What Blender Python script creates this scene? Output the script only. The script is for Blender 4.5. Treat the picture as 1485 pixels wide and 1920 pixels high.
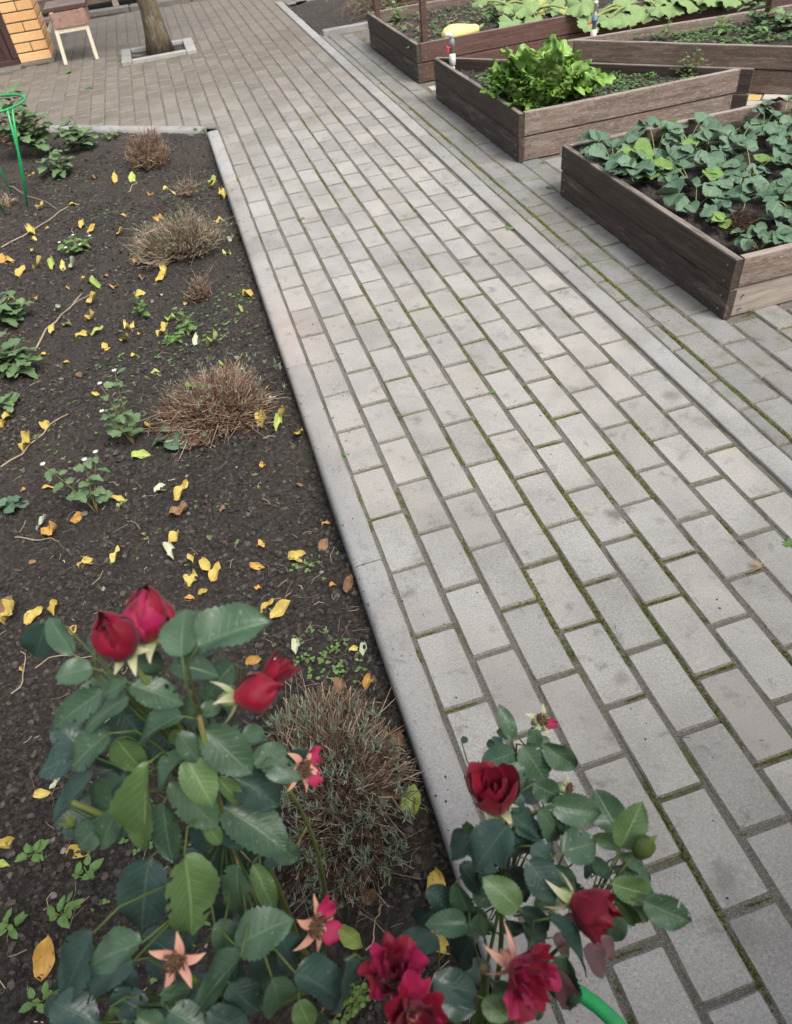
import bpy, math, random
import numpy as np
from mathutils import Vector, Matrix

# ------------------------------------------------------------------ camera, sky, sun, exposure
scene = bpy.context.scene
for o in list(bpy.data.objects): bpy.data.objects.remove(o)
COL = scene.collection
CP = Vector((-0.17988, -1.99834, 1.38254))
CR, CU, CF = Vector((0.9542, -0.2819, -0.1007)), Vector((0.2683, 0.6563, 0.7052)), Vector((0.1327, 0.6999, -0.7018))
PF, PW, PH = 1330.2, 1485, 1920
cd = bpy.data.cameras.new('camera'); cam = bpy.data.objects.new('camera', cd); COL.objects.link(cam)
cd.sensor_fit = 'VERTICAL'; cd.sensor_height = 24; cd.lens = 24 * PF / PH
cd.clip_start = 0.05; cd.clip_end = 400
cam.matrix_world = Matrix(((CR.x, CU.x, -CF.x, CP.x), (CR.y, CU.y, -CF.y, CP.y), (CR.z, CU.z, -CF.z, CP.z), (0, 0, 0, 1)))
cd.dof.use_dof = True; cd.dof.focus_distance = 1.7; cd.dof.aperture_fstop = 5.0
scene.camera = cam

TO_SUN = Vector((0.30, -0.62, 0.95)).normalized()
elev = math.asin(TO_SUN.z); azim = math.atan2(TO_SUN.x, TO_SUN.y)
w = bpy.data.worlds.new('World'); scene.world = w; w.use_nodes = True
nt = w.node_tree; bg = nt.nodes['Background']
sky = nt.nodes.new('ShaderNodeTexSky'); sky.sky_type = 'NISHITA'; sky.sun_disc = False
sky.sun_elevation = elev; sky.sun_rotation = azim; sky.dust_density = 4.0; sky.air_density = 1.0; sky.ozone_density = 1.0
hs = nt.nodes.new('ShaderNodeHueSaturation'); hs.inputs['Saturation'].default_value = 0.35
nt.links.new(sky.outputs[0], hs.inputs['Color']); nt.links.new(hs.outputs[0], bg.inputs[0]); bg.inputs[1].default_value = 0.13
sd = bpy.data.lights.new('sun', 'SUN'); sun = bpy.data.objects.new('sun', sd); COL.objects.link(sun)
sd.energy = 1.5; sd.angle = math.radians(22); sd.color = (1.0, 0.955, 0.89)
sun.rotation_euler = TO_SUN.to_track_quat('Z', 'Y').to_euler(); sun.location = (2, -3, 6)
scene.view_settings.view_transform = 'Standard'; scene.view_settings.look = 'None'
scene.view_settings.gamma = 1.0; scene.view_settings.use_curve_mapping = False
scene.view_settings.exposure = 1.1

# ------------------------------------------------------------------ helpers
RND = random.Random(11)
def U(a, b): return RND.uniform(a, b)
def ray(px, py): return CF + CR * ((px - PW / 2) / PF) - CU * ((py - PH / 2) / PF)
def at(px, py, z=0.0):
    d = ray(px, py); return CP + d * ((z - CP.z) / d.z)
def atd(px, py, dep): return CP + ray(px, py) * dep

def vnoise(x, y, seed=0):
    x = np.asarray(x, float); y = np.asarray(y, float)
    xi = np.floor(x).astype(np.int64); yi = np.floor(y).astype(np.int64); fx = x - xi; fy = y - yi
    fx = fx * fx * (3 - 2 * fx); fy = fy * fy * (3 - 2 * fy)
    def h(a, b):
        n = (a * 374761393 + b * 668265263 + seed * 1442695041) & 0x7fffffff
        n = ((n ^ (n >> 13)) * 1274126177) & 0x7fffffff
        return ((n ^ (n >> 16)) & 0xffff) / 65535.0
    return (h(xi, yi) * (1 - fx) + h(xi + 1, yi) * fx) * (1 - fy) + (h(xi, yi + 1) * (1 - fx) + h(xi + 1, yi + 1) * fx) * fy

def prop(o, label=None, cat=None, group=None, kind=None):
    if label: o['label'] = label
    if cat: o['category'] = cat
    if group: o['group'] = group
    if kind: o['kind'] = kind
    return o
def link(o, parent=None):
    COL.objects.link(o)
    if parent is not None: o.parent = parent
    return o
def empty(name, loc=(0, 0, 0), label=None, cat=None, group=None, kind=None, rz=0):
    o = bpy.data.objects.new(name, None); o.empty_display_size = 0.05; o.location = loc; o.rotation_euler = (0, 0, rz)
    COL.objects.link(o); return prop(o, label, cat, group, kind)

class MB:
    def __init__(s): s.v = []; s.f = []; s.m = []; s.t = []; s.uv = []
    def add(s, verts, faces, mat=0, tint=0.5, uvs=None):
        b = len(s.v); s.v.extend([tuple(p) for p in verts])
        for f in faces: s.f.append(tuple(i + b for i in f)); s.m.append(mat)
        s.t.extend(tint if isinstance(tint, (list, tuple)) else [tint] * len(verts))
        s.uv.extend(uvs if uvs is not None else [(0.5, 0.5)] * len(verts))
    def box(s, c, size, mat=0, rz=0, tint=0.5, bev=0.0):
        hx, hy, hz = size[0] / 2, size[1] / 2, size[2] / 2; cs, sn = math.cos(rz), math.sin(rz)
        def T(x, y, z): return (c[0] + x * cs - y * sn, c[1] + x * sn + y * cs, c[2] + z)
        if bev <= 0:
            vs = [T(x, y, z) for z in (-hz, hz) for x, y in ((-hx, -hy), (hx, -hy), (hx, hy), (-hx, hy))]
            s.add(vs, [(3, 2, 1, 0), (4, 5, 6, 7), (0, 1, 5, 4), (1, 2, 6, 5), (2, 3, 7, 6), (3, 0, 4, 7)], mat, tint); return
        b = bev; rings = []
        for z, k in ((-hz, b), (-hz + b, 0), (hz - b, 0), (hz, b)):
            x, y = hx - k, hy - k; c2 = b * 0.7
            rings.append([T(*p, z) for p in ((-x + c2, -y), (x - c2, -y), (x, -y + c2), (x, y - c2), (x - c2, y), (-x + c2, y), (-x, y - c2), (-x, -y + c2))])
        vs = sum(rings, []); fs = [tuple(range(7, -1, -1)), tuple(range(24, 32))]
        for r in range(3):
            for i in range(8): j = (i + 1) % 8; fs.append((r * 8 + i, r * 8 + j, r * 8 + 8 + j, r * 8 + 8 + i))
        s.add(vs, fs, mat, tint)
    def tube(s, pts, radii, n=6, mat=0, tint=0.5, cap=True):
        pts = [Vector(p) for p in pts]; m = len(pts)
        if not isinstance(radii, (list, tuple)): radii = [radii] * m
        tt = tint if isinstance(tint, (list, tuple)) else [tint] * m
        vs = []; ts = []; prev = None
        for i, p in enumerate(pts):
            d = (pts[min(i + 1, m - 1)] - pts[max(i - 1, 0)])
            d = d.normalized() if d.length > 1e-9 else Vector((0, 0, 1))
            if prev is None: a = d.orthogonal().normalized()
            else:
                a = prev - d * prev.dot(d); a = a.normalized() if a.length > 1e-6 else d.orthogonal().normalized()
            prev = a; b = d.cross(a)
            for k in range(n):
                an = 2 * math.pi * k / n; vs.append(p + (a * math.cos(an) + b * math.sin(an)) * radii[i]); ts.append(tt[i])
        fs = [(i * n + k, i * n + (k + 1) % n, (i + 1) * n + (k + 1) % n, (i + 1) * n + k) for i in range(m - 1) for k in range(n)]
        if cap: fs += [tuple(range(n - 1, -1, -1)), tuple(range((m - 1) * n, m * n))]
        s.add(vs, fs, mat, ts)
    def mesh(s, name, mats, smooth=False):
        me = bpy.data.meshes.new(name); me.from_pydata(s.v, [], s.f)
        for m in (mats if isinstance(mats, (list, tuple)) else [mats]): me.materials.append(m)
        me.polygons.foreach_set('material_index', s.m)
        if smooth: me.polygons.foreach_set('use_smooth', [True] * len(s.f))
        me.attributes.new('tint', 'FLOAT', 'POINT').data.foreach_set('value', s.t)
        uv = me.uv_layers.new(name='UVMap'); li = np.empty(len(me.loops), np.int32); me.loops.foreach_get('vertex_index', li)
        uv.data.foreach_set('uv', np.asarray(s.uv, np.float32)[li].ravel()); me.update(); return me
    def build(s, name, mats, parent=None, smooth=False):
        return link(bpy.data.objects.new(name, s.mesh(name, mats, smooth)), parent)

def rebase(o):
    """move a one-mesh thing's origin to the centre of its base"""
    me = o.data; n = len(me.vertices); c = np.empty(n * 3); me.vertices.foreach_get('co', c); c = c.reshape(-1, 3)
    b = np.array([(c[:, 0].min() + c[:, 0].max()) / 2, (c[:, 1].min() + c[:, 1].max()) / 2, c[:, 2].min()])
    me.vertices.foreach_set('co', (c - b).ravel()); o.location = Vector(o.location) + Vector(b); return o

def frame(axis, normal, loc, sx=1, sy=1, sz=1):
    y = Vector(axis).normalized(); z = Vector(normal); z = z - y * z.dot(y)
    z = z.normalized() if z.length > 1e-6 else y.orthogonal().normalized(); x = y.cross(z)
    return Matrix(((x.x * sx, y.x * sy, z.x * sz, loc[0]), (x.y * sx, y.y * sy, z.y * sz, loc[1]), (x.z * sx, y.z * sy, z.z * sz, loc[2]), (0, 0, 0, 1)))
def inst(name, me, mw, parent=None):
    o = bpy.data.objects.new(name, me); COL.objects.link(o)
    if parent is not None:
        o.parent = parent; o.matrix_local = Matrix.Translation(-Vector(parent.location)) @ mw
    else: o.matrix_world = mw
    return o

# ------------------------------------------------------------------ materials
class NM:
    def __init__(s, name):
        s.mat = bpy.data.materials.new(name); s.mat.use_nodes = True; s.t = s.mat.node_tree; s.p = s.t.nodes['Principled BSDF']
    def L(s, a, b): s.t.links.new(a, b)
    def node(s, ty, **kw):
        n = s.t.nodes.new(ty)
        for k, v in kw.items(): setattr(n, k, v)
        return n
    def put(s, sock, v):
        if hasattr(v, 'is_linked') or isinstance(v, bpy.types.NodeSocket): s.L(v, sock)
        elif isinstance(v, tuple) and len(v) == 3 and sock.type == 'RGBA': sock.default_value = (*v, 1)
        else: sock.default_value = v
    def pos(s): return s.node('ShaderNodeNewGeometry').outputs['Position']
    def objc(s): return s.node('ShaderNodeTexCoord').outputs['Object']
    def uv(s): return s.node('ShaderNodeTexCoord').outputs['UV']
    def rand(s): return s.node('ShaderNodeObjectInfo').outputs['Random']
    def tint(s): return s.node('ShaderNodeAttribute', attribute_name='tint').outputs['Fac']
    def back(s): return s.node('ShaderNodeNewGeometry').outputs['Backfacing']
    def vscale(s, v, sc):
        n = s.node('ShaderNodeMapping'); s.L(v, n.inputs['Vector']); n.inputs['Scale'].default_value = sc; return n.outputs[0]
    def noise(s, v, scale, detail=3, rough=0.55, dist=0.0, out='Fac'):
        n = s.node('ShaderNodeTexNoise'); s.L(v, n.inputs['Vector']); n.inputs['Scale'].default_value = scale
        n.inputs['Detail'].default_value = detail; n.inputs['Roughness'].default_value = rough; n.inputs['Distortion'].default_value = dist
        return n.outputs[out]
    def voro(s, v, scale, out='Distance'):
        n = s.node('ShaderNodeTexVoronoi'); s.L(v, n.inputs['Vector']); n.inputs['Scale'].default_value = scale; return n.outputs[out]
    def ramp(s, f, stops, interp='LINEAR'):
        n = s.node('ShaderNodeValToRGB'); s.L(f, n.inputs[0]); e = n.color_ramp.elements; n.color_ramp.interpolation = interp
        while len(e) < len(stops): e.new(0.5)
        for k, (p, c) in enumerate(stops):
            e[k].position = p; e[k].color = (*(c if isinstance(c, tuple) else (c, c, c)), 1)
        return n.outputs[0]
    def mix(s, f, a, b, mode='MIX'):
        n = s.node('ShaderNodeMix', data_type='RGBA', blend_type=mode); s.put(n.inputs[0], f); s.put(n.inputs[6], a); s.put(n.inputs[7], b); return n.outputs[2]
    def math(s, op, a, b=0.0, clamp=False):
        n = s.node('ShaderNodeMath', operation=op, use_clamp=clamp); s.put(n.inputs[0], a); s.put(n.inputs[1], b); return n.outputs[0]
    def rng(s, v, a, b, c=0.0, d=1.0):
        n = s.node('ShaderNodeMapRange'); s.put(n.inputs[0], v)
        for i, q in enumerate((a, b, c, d)): n.inputs[i + 1].default_value = q
        return n.outputs[0]
    def xyz(s, v):
        n = s.node('ShaderNodeSeparateXYZ'); s.L(v, n.inputs[0]); return n.outputs
    def bump(s, h, strength=0.5, dist=0.002):
        n = s.node('ShaderNodeBump'); n.inputs['Strength'].default_value = strength; n.inputs['Distance'].default_value = dist
        s.L(h, n.inputs['Height']); s.L(n.outputs[0], s.p.inputs['Normal'])
    def done(s, col, rough=0.8, spec=0.3, **kw):
        s.put(s.p.inputs['Base Color'], col); s.put(s.p.inputs['Roughness'], rough); s.p.inputs['Specular IOR Level'].default_value = spec
        for k, v in kw.items(): s.put(s.p.inputs[k], v)
        return s.mat

def concrete(name, lo, hi, warm, rough=0.85, warmth=0.5, speck=0.6):
    m = NM(name); P = m.pos(); r = m.rand()
    sp = m.math('ADD', m.math('MULTIPLY', m.noise(P, 620, 2, 0.75), 0.55), m.math('MULTIPLY', m.noise(P, 210, 3, 0.7), 0.45)); c = m.ramp(sp, [(0.34, lo), (0.5, tuple((a + b) / 2 for a, b in zip(lo, hi))), (0.64, hi)])
    gl = m.ramp(m.voro(P, 330), [(0.0, 1.0), (0.13, 0.0)]); c = m.mix(m.math('MULTIPLY', gl, speck * 0.35), c, (0.52, 0.52, 0.51))
    ds = m.ramp(m.voro(m.vscale(P, (1, 1.2, 1)), 23), [(0.0, 1.0), (0.045, 1.0), (0.07, 0.0)]); c = m.mix(m.math('MULTIPLY', m.math('MULTIPLY', ds, m.rng(m.noise(P, 9, 2), 0.5, 0.6)), 0.6), c, (0.07, 0.062, 0.055)); dk = m.ramp(m.voro(m.vscale(P, (1, 1.2, 1)), 170), [(0.0, 1.0), (0.11, 0.0)]); c = m.mix(m.math('MULTIPLY', dk, speck * 0.5), c, (0.10, 0.095, 0.09))
    wm = m.rng(m.noise(P, 1.7, 3), 0.4, 0.68); c = m.mix(m.math('MULTIPLY', wm, warmth), c, m.mix(0.55, c, warm))
    wr = m.rng(r, 0.6, 1.0); c = m.mix(m.math('MULTIPLY', wr, 0.42 * warmth), c, warm)
    bl = m.ramp(m.noise(P, 15, 6, 0.66, 0.3), [(0.57, 1.0), (0.70, 0.66)]); c = m.mix(1.0, c, bl, 'MULTIPLY')
    bs = m.ramp(m.noise(P, 4.3, 4, 0.6, 0.4), [(0.30, 0.78), (0.58, 1.06)]); c = m.mix(0.8, c, bs, 'MULTIPLY')
    sc = m.ramp(m.noise(m.vscale(P, (40, 9, 1)), 1.6, 4, 0.7, 1.5), [(0.62, 1.0), (0.7, 0.84)]); c = m.mix(0.7, c, sc, 'MULTIPLY')
    r2 = m.math('FRACT', m.math('MULTIPLY', r, 37.7)); br = m.rng(r2, 0, 1, 0.86, 1.07); n = m.node('ShaderNodeHueSaturation'); m.L(c, n.inputs['Color']); m.L(br, n.inputs['Value']); c = n.outputs[0]
    return m, c, P, sp

m, c, P, sp = concrete('paver_concrete', (0.165, 0.161, 0.154), (0.392, 0.380, 0.356), (0.33, 0.300, 0.262), warmth=0.6)
# a rubbed-in patch of red clay dust by the left kerb
dx = m.node('ShaderNodeVectorMath', operation='DISTANCE'); m.L(m.vscale(P, (1, 0.36, 1)), dx.inputs[0]); dx.inputs[1].default_value = (-0.03, 0.27 * 0.36 + 0.06, 0)
cl = m.math('MULTIPLY', m.rng(dx.outputs['Value'], 0.19, 0.04), m.rng(m.noise(P, 26, 5, 0.7), 0.38, 0.66))
c = m.mix(m.math('MULTIPLY', cl, 0.5), c, (0.34, 0.225, 0.165))
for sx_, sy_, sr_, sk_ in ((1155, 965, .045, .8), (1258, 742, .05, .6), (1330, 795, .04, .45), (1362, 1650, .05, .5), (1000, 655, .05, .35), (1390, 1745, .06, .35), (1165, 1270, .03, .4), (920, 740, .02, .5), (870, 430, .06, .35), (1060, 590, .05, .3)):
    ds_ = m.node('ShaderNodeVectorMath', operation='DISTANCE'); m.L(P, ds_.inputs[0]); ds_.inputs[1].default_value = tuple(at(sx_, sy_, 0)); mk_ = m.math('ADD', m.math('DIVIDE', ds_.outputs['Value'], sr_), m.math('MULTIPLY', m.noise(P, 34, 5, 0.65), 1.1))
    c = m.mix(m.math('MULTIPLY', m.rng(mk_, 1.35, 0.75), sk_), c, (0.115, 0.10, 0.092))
yp = m.xyz(P); courtf = m.rng(m.math('ADD', m.math('SUBTRACT', yp[1], m.math('MULTIPLY', yp[0], 0.55)), m.math('MULTIPLY', m.noise(P, 1.4, 4), 1.6)), 2.6, 5.4)
c = m.mix(courtf, c, m.mix(1.0, c, (0.56, 0.505, 0.445), 'MULTIPLY'))  # pavers turn darker and browner towards the courtyard
m.bump(sp, 0.35, 0.0012); PAVER = m.done(c, 0.86, 0.25)
PAVER_FAR = PAVER
m, c, P, sp = concrete('paver_concrete_shaded', (0.115, 0.115, 0.112), (0.275, 0.272, 0.265), (0.23, 0.20, 0.165), warmth=0.6)  # beds' shade painted into the side pavers' base tone; green patches are moss
c = m.mix(m.math('MULTIPLY', m.rng(m.noise(P, 11, 5, 0.65), 0.5, 0.66), 0.45), c, (0.115, 0.12, 0.055)); m.bump(sp, 0.4, 0.0012); PAVER_SHADED = m.done(c, 0.86, 0.25)
m, c, P, sp = concrete('paver_concrete_pale', (0.32, 0.31, 0.29), (0.54, 0.52, 0.49), (0.42, 0.30, 0.12), warmth=1.0)
c = m.mix(m.rng(m.rand(), 0.62, 0.66), c, (0.48, 0.34, 0.13)); m.bump(sp, 0.35, 0.0012); PAVER_PALE = m.done(c, 0.86, 0.25)
m, c, P, sp = concrete('kerb_concrete', (0.17, 0.17, 0.168), (0.36, 0.357, 0.35), (0.31, 0.26, 0.21), warmth=0.6, speck=0.8)
dx = m.node('ShaderNodeVectorMath', operation='DISTANCE'); m.L(m.vscale(P, (1, 0.36, 1)), dx.inputs[0]); dx.inputs[1].default_value = (-0.03, 0.27 * 0.36 + 0.06, 0)
cl = m.math('MULTIPLY', m.rng(dx.outputs['Value'], 0.19, 0.04), m.rng(m.noise(P, 26, 5, 0.7), 0.38, 0.66))
c = m.mix(m.math('MULTIPLY', cl, 0.5), c, (0.34, 0.225, 0.165)); m.bump(sp, 0.3, 0.001); KERB = m.done(c, 0.85, 0.25)

m = NM('paver_dirty_edge'); P = m.pos()
c = m.ramp(m.noise(P, 190, 4, 0.7), [(0.25, (0.075, 0.068, 0.058)), (0.55, (0.22, 0.21, 0.185)), (0.75, (0.34, 0.33, 0.31))])
c = m.mix(m.math('MULTIPLY', m.rng(m.noise(P, 7, 4, 0.6), 0.54, 0.66), 0.5), c, (0.075, 0.085, 0.03)); m.bump(m.noise(P, 300, 3), 0.6, 0.002); EDGE = m.done(c, 0.95, 0.1)

m = NM('joint_sand'); P = m.pos()
c = m.ramp(m.noise(P, 420, 3, 0.75), [(0.28, (0.05, 0.046, 0.04)), (0.48, (0.13, 0.119, 0.102)), (0.70, (0.29, 0.27, 0.24))])
c = m.mix(m.math('MULTIPLY', m.rng(m.noise(P, 5.5, 5, 0.65), 0.52, 0.64), 0.75), c, m.ramp(m.noise(P, 120, 3), [(0.35, (0.04, 0.045, 0.013)), (0.7, (0.13, 0.14, 0.035))]))
m.bump(m.noise(P, 350, 4, 0.7), 0.9, 0.004); SAND = m.done(c, 0.97, 0.1)

m = NM('moss'); t = m.tint(); c = m.ramp(t, [(0.0, (0.045, 0.055, 0.010)), (0.5, (0.115, 0.13, 0.02)), (1.0, (0.22, 0.23, 0.045))]); MOSS = m.done(c, 0.95, 0.15)

m = NM('garden_soil'); P = m.pos()
c = m.ramp(m.noise(P, 85, 6, 0.72), [(0.28, (0.018, 0.016, 0.0142)), (0.5, (0.070, 0.0615, 0.055)), (0.70, (0.185, 0.165, 0.148))])
c = m.mix(m.rng(m.noise(P, 2.3, 4, 0.6), 0.45, 0.7), c, m.mix(0.55, c, (0.108, 0.089, 0.076)))
c = m.mix(m.ramp(m.voro(P, 260), [(0.0, 0.8), (0.09, 0.0)]), c, (0.17, 0.155, 0.14))
m.bump(m.noise(P, 95, 8, 0.82), 1.0, 0.024); SOIL = m.done(c, 0.95, 0.12)
m = NM('soil_crumb'); t = m.tint(); P = m.pos()
c = m.ramp(t, [(0.0, (0.030, 0.026, 0.023)), (0.6, (0.064, 0.056, 0.050)), (0.95, (0.105, 0.093, 0.084)), (1.0, (0.25, 0.235, 0.215))])
c = m.mix(0.6, c, m.ramp(m.noise(P, 300, 3), [(0.3, 0.5), (0.7, 1.3)]), 'MULTIPLY'); m.bump(m.noise(P, 400, 3), 0.7, 0.003); CRUMB = m.done(c, 0.95, 0.15)
m = NM('pebble'); t = m.tint(); c = m.ramp(t, [(0.0, (0.10, 0.085, 0.075)), (1.0, (0.24, 0.22, 0.20))]); PEBBLE = m.done(c, 0.7, 0.3)

def dry(name, stops, rough=0.8):
    m = NM(name); return m.done(m.ramp(m.tint(), stops), rough, 0.25)
STRAW = dry('dry_straw', [(0.0, (0.05, 0.035, 0.026)), (0.35, (0.13, 0.095, 0.065)), (0.7, (0.28, 0.22, 0.15)), (1.0, (0.48, 0.40, 0.29))])
TWIG = dry('dry_twig', [(0.0, (0.035, 0.024, 0.018)), (0.4, (0.095, 0.065, 0.046)), (0.75, (0.20, 0.145, 0.10)), (1.0, (0.44, 0.35, 0.25))])
TWIGR = dry('reddish_twig', [(0.0, (0.045, 0.026, 0.019)), (0.4, (0.125, 0.076, 0.052)), (0.75, (0.245, 0.165, 0.115)), (1.0, (0.50, 0.40, 0.30))])

def wood(name, dark, mid, pale, wear, edge):
    m = NM(name); O = m.objc(); P = m.pos(); r = m.rand()
    off = m.node('ShaderNodeVectorMath', operation='ADD'); m.L(O, off.inputs[0]); cb = m.node('ShaderNodeCombineXYZ')
    for k in range(3): m.L(m.math('MULTIPLY', r, 7.3 + k), cb.inputs[k])
    m.L(cb.outputs[0], off.inputs[1]); V = off.outputs[0]
    g = m.noise(m.vscale(V, (2.2, 45, 45)), 1.6, 5, 0.65, 0.5); gf = m.noise(m.vscale(V, (9, 260, 260)), 1.2, 3, 0.6)
    c = m.ramp(g, [(0.3, dark), (0.62, mid)]); c = m.mix(0.35, c, m.ramp(gf, [(0.3, 0.6), (0.7, 1.35)]), 'MULTIPLY')
    wv = m.noise(m.vscale(V, (1.6, 11, 11)), 2.2, 6, 0.72, 0.8); f = m.rng(wv, wear, wear + 0.16)
    c = m.mix(m.math('MULTIPLY', f, 0.75), c, m.mix(0.5, pale, m.ramp(gf, [(0.3, tuple(x * 0.6 for x in pale)), (0.7, pale)])))
    ck = m.noise(m.vscale(V, (3.4, 16, 16)), 3.0, 4, 0.7, 1.2); ckf = m.ramp(ck, [(0.485, 0.0), (0.5, 1.0), (0.512, 0.0)])
    c = m.mix(m.math('MULTIPLY', ckf, edge), c, (0.50, 0.43, 0.36))
    kn = m.ramp(m.voro(m.vscale(V, (3.0, 9, 9)), 1.0), [(0.0, 1.0), (0.07, 0.8), (0.12, 0.0)]); c = m.mix(m.math('MULTIPLY', kn, 0.6), c, tuple(x * 0.55 for x in dark))
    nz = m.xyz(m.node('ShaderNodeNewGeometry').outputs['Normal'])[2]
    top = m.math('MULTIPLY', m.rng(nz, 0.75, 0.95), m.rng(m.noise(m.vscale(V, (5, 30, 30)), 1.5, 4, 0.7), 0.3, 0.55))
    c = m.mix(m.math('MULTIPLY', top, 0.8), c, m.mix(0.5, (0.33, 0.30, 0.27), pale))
    m.bump(gf, 0.4, 0.0015); return m.done(c, 0.75, 0.3)
WOOD_DARK = wood('stained_board', (0.028, 0.020, 0.0155), (0.066, 0.048, 0.038), (0.14, 0.11, 0.09), 0.60, 0.08)
WOOD_LOW = wood('stained_splashed_board', (0.028, 0.0205, 0.0165), (0.064, 0.047, 0.038), (0.18, 0.15, 0.125), 0.52, 0.10)
WOOD_RED = wood('stained_reddish_board', (0.050, 0.026, 0.021), (0.095, 0.052, 0.043), (0.17, 0.12, 0.10), 0.62, 0.12)
WOOD_WORN = wood('weathered_board', (0.092, 0.066, 0.053), (0.175, 0.131, 0.108), (0.29, 0.24, 0.20), 0.52, 0.7)
WOOD_PALE = wood('bleached_board', (0.19, 0.155, 0.13), (0.30, 0.255, 0.22), (0.43, 0.385, 0.335), 0.50, 0.35)
WOOD_MID = wood('half_worn_board', (0.070, 0.050, 0.040), (0.135, 0.099, 0.080), (0.29, 0.235, 0.20), 0.54, 0.35)

def leafmat(name, top, tip, back, vein, rough=0.42, veins=9, spot=None, spec=0.4, var=0.35, trans=0.12, pleat=0.0):
    m = NM(name); uv = m.uv(); x = m.xyz(uv); u = m.math('ABSOLUTE', m.math('SUBTRACT', m.math('MULTIPLY', x[0], 2.0), 1.0)); v = x[1]; r = m.rand(); t = m.tint(); P = m.pos()
    a = m.math('ADD', m.math('MULTIPLY', r, 0.6), m.math('MULTIPLY', t, 0.4))
    c = m.mix(a, top, tip); c = m.mix(var, c, m.ramp(m.noise(P, 60, 4, 0.6), [(0.3, 0.62), (0.7, 1.4)]), 'MULTIPLY')
    sv = m.math('SINE', m.math('MULTIPLY', m.math('SUBTRACT', v, m.math('MULTIPLY', u, 0.28)), veins * 6.283))
    vf = m.math('MULTIPLY', m.rng(sv, 0.88, 1.0), m.rng(u, 1.0, 0.4))
    mid = m.rng(u, 0.075, 0.02); vv = m.math('MAXIMUM', m.math('MULTIPLY', vf, 0.45), m.math('MULTIPLY', mid, 0.8))
    c = m.mix(vv, c, vein)
    if spot:
        s = m.rng(m.noise(P, spot[1], 4, 0.65), spot[2], spot[2] + 0.05); c = m.mix(m.math('MULTIPLY', s, spot[3]), c, spot[0])
    c = m.mix(m.back(), c, m.mix(0.75, c, back))
    hgt = m.math('SUBTRACT', m.math('MULTIPLY', m.noise(P, 220, 3), 0.5), m.math('ADD', m.math('MULTIPLY', vv, 0.8), m.math('MULTIPLY', sv, -pleat)))
    m.bump(hgt, 0.45, 0.0015)
    return m.done(c, rough, spec, **{'Subsurface Weight': 0.0, 'Transmission Weight': 0.0})
ROSELEAF = leafmat('rose_leaf', (0.030, 0.066, 0.038), (0.060, 0.110, 0.062), (0.13, 0.19, 0.135), (0.10, 0.16, 0.085), 0.40, 8, ((0.26, 0.30, 0.22), 190, 0.63, 0.55))
ROSELEAF_DARK = leafmat('rose_leaf_bluish', (0.020, 0.046, 0.038), (0.038, 0.072, 0.058), (0.11, 0.155, 0.13), (0.055, 0.10, 0.07), 0.36, 8, ((0.16, 0.19, 0.14), 190, 0.64, 0.5))
ROSELEAF_LIGHT = leafmat('rose_leaf_young', (0.050, 0.098, 0.034), (0.088, 0.152, 0.056), (0.17, 0.23, 0.12), (0.17, 0.25, 0.10), 0.42, 9, ((0.26, 0.30, 0.16), 130, 0.64, 0.4))
ROSELEAF_PURPLE = leafmat('rose_leaf_purple', (0.085, 0.040, 0.050), (0.125, 0.072, 0.080), (0.16, 0.10, 0.11), (0.14, 0.08, 0.085), 0.45, 8)
STRAWB = leafmat('strawberry_leaf', (0.040, 0.088, 0.050), (0.125, 0.195, 0.125), (0.22, 0.29, 0.20), (0.15, 0.22, 0.14), 0.6, 7, None, 0.25, 0.3, pleat=0.6)
STRAWB_G = leafmat('strawberry_leaf_green', (0.085, 0.16, 0.035), (0.16, 0.25, 0.07), (0.22, 0.29, 0.13), (0.20, 0.28, 0.12), 0.6, 7, None, 0.25, 0.3, pleat=0.6)
CHARD = leafmat('chard_leaf', (0.065, 0.160, 0.018), (0.17, 0.31, 0.045), (0.19, 0.30, 0.08), (0.28, 0.40, 0.13), 0.38, 6, None, 0.45, 0.45, pleat=0.7)
SQUASH = leafmat('squash_leaf', (0.036, 0.088, 0.018), (0.085, 0.150, 0.040), (0.20, 0.28, 0.12), (0.19, 0.27, 0.12), 0.65, 5, ((0.19, 0.25, 0.14), 45, 0.60, 0.4), 0.2)
SQUASH_Y = leafmat('squash_leaf_yellowing', (0.26, 0.30, 0.05), (0.36, 0.38, 0.08), (0.3, 0.32, 0.12), (0.4, 0.42, 0.2), 0.65, 5, None, 0.2)
WEED = leafmat('weed_leaf', (0.055, 0.125, 0.028), (0.115, 0.205, 0.055), (0.14, 0.20, 0.09), (0.14, 0.21, 0.08), 0.55, 5)
MUM = leafmat('chrysanthemum_leaf', (0.060, 0.115, 0.045), (0.125, 0.195, 0.085), (0.16, 0.21, 0.12), (0.16, 0.22, 0.11), 0.55, 5)
LAV = leafmat('lavender_leaf', (0.11, 0.145, 0.09), (0.20, 0.24, 0.165), (0.2, 0.24, 0.17), (0.22, 0.26, 0.19), 0.7, 3)
YEL = leafmat('fallen_yellow_leaf', (0.37, 0.26, 0.045), (0.56, 0.45, 0.14), (0.60, 0.46, 0.16), (0.55, 0.40, 0.11), 0.6, 7, ((0.13, 0.06, 0.02), 85, 0.60, 0.85), 0.3, 0.5)
ORA = leafmat('fallen_ochre_leaf', (0.38, 0.19, 0.045), (0.55, 0.35, 0.10), (0.48, 0.30, 0.13), (0.42, 0.24, 0.08), 0.65, 7, ((0.10, 0.045, 0.02), 80, 0.60, 0.8), 0.25)
BRO = leafmat('fallen_brown_leaf', (0.14, 0.082, 0.048), (0.27, 0.165, 0.095), (0.22, 0.14, 0.09), (0.18, 0.11, 0.07), 0.75, 7, ((0.05, 0.03, 0.02), 70, 0.6, 0.6), 0.2)
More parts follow.
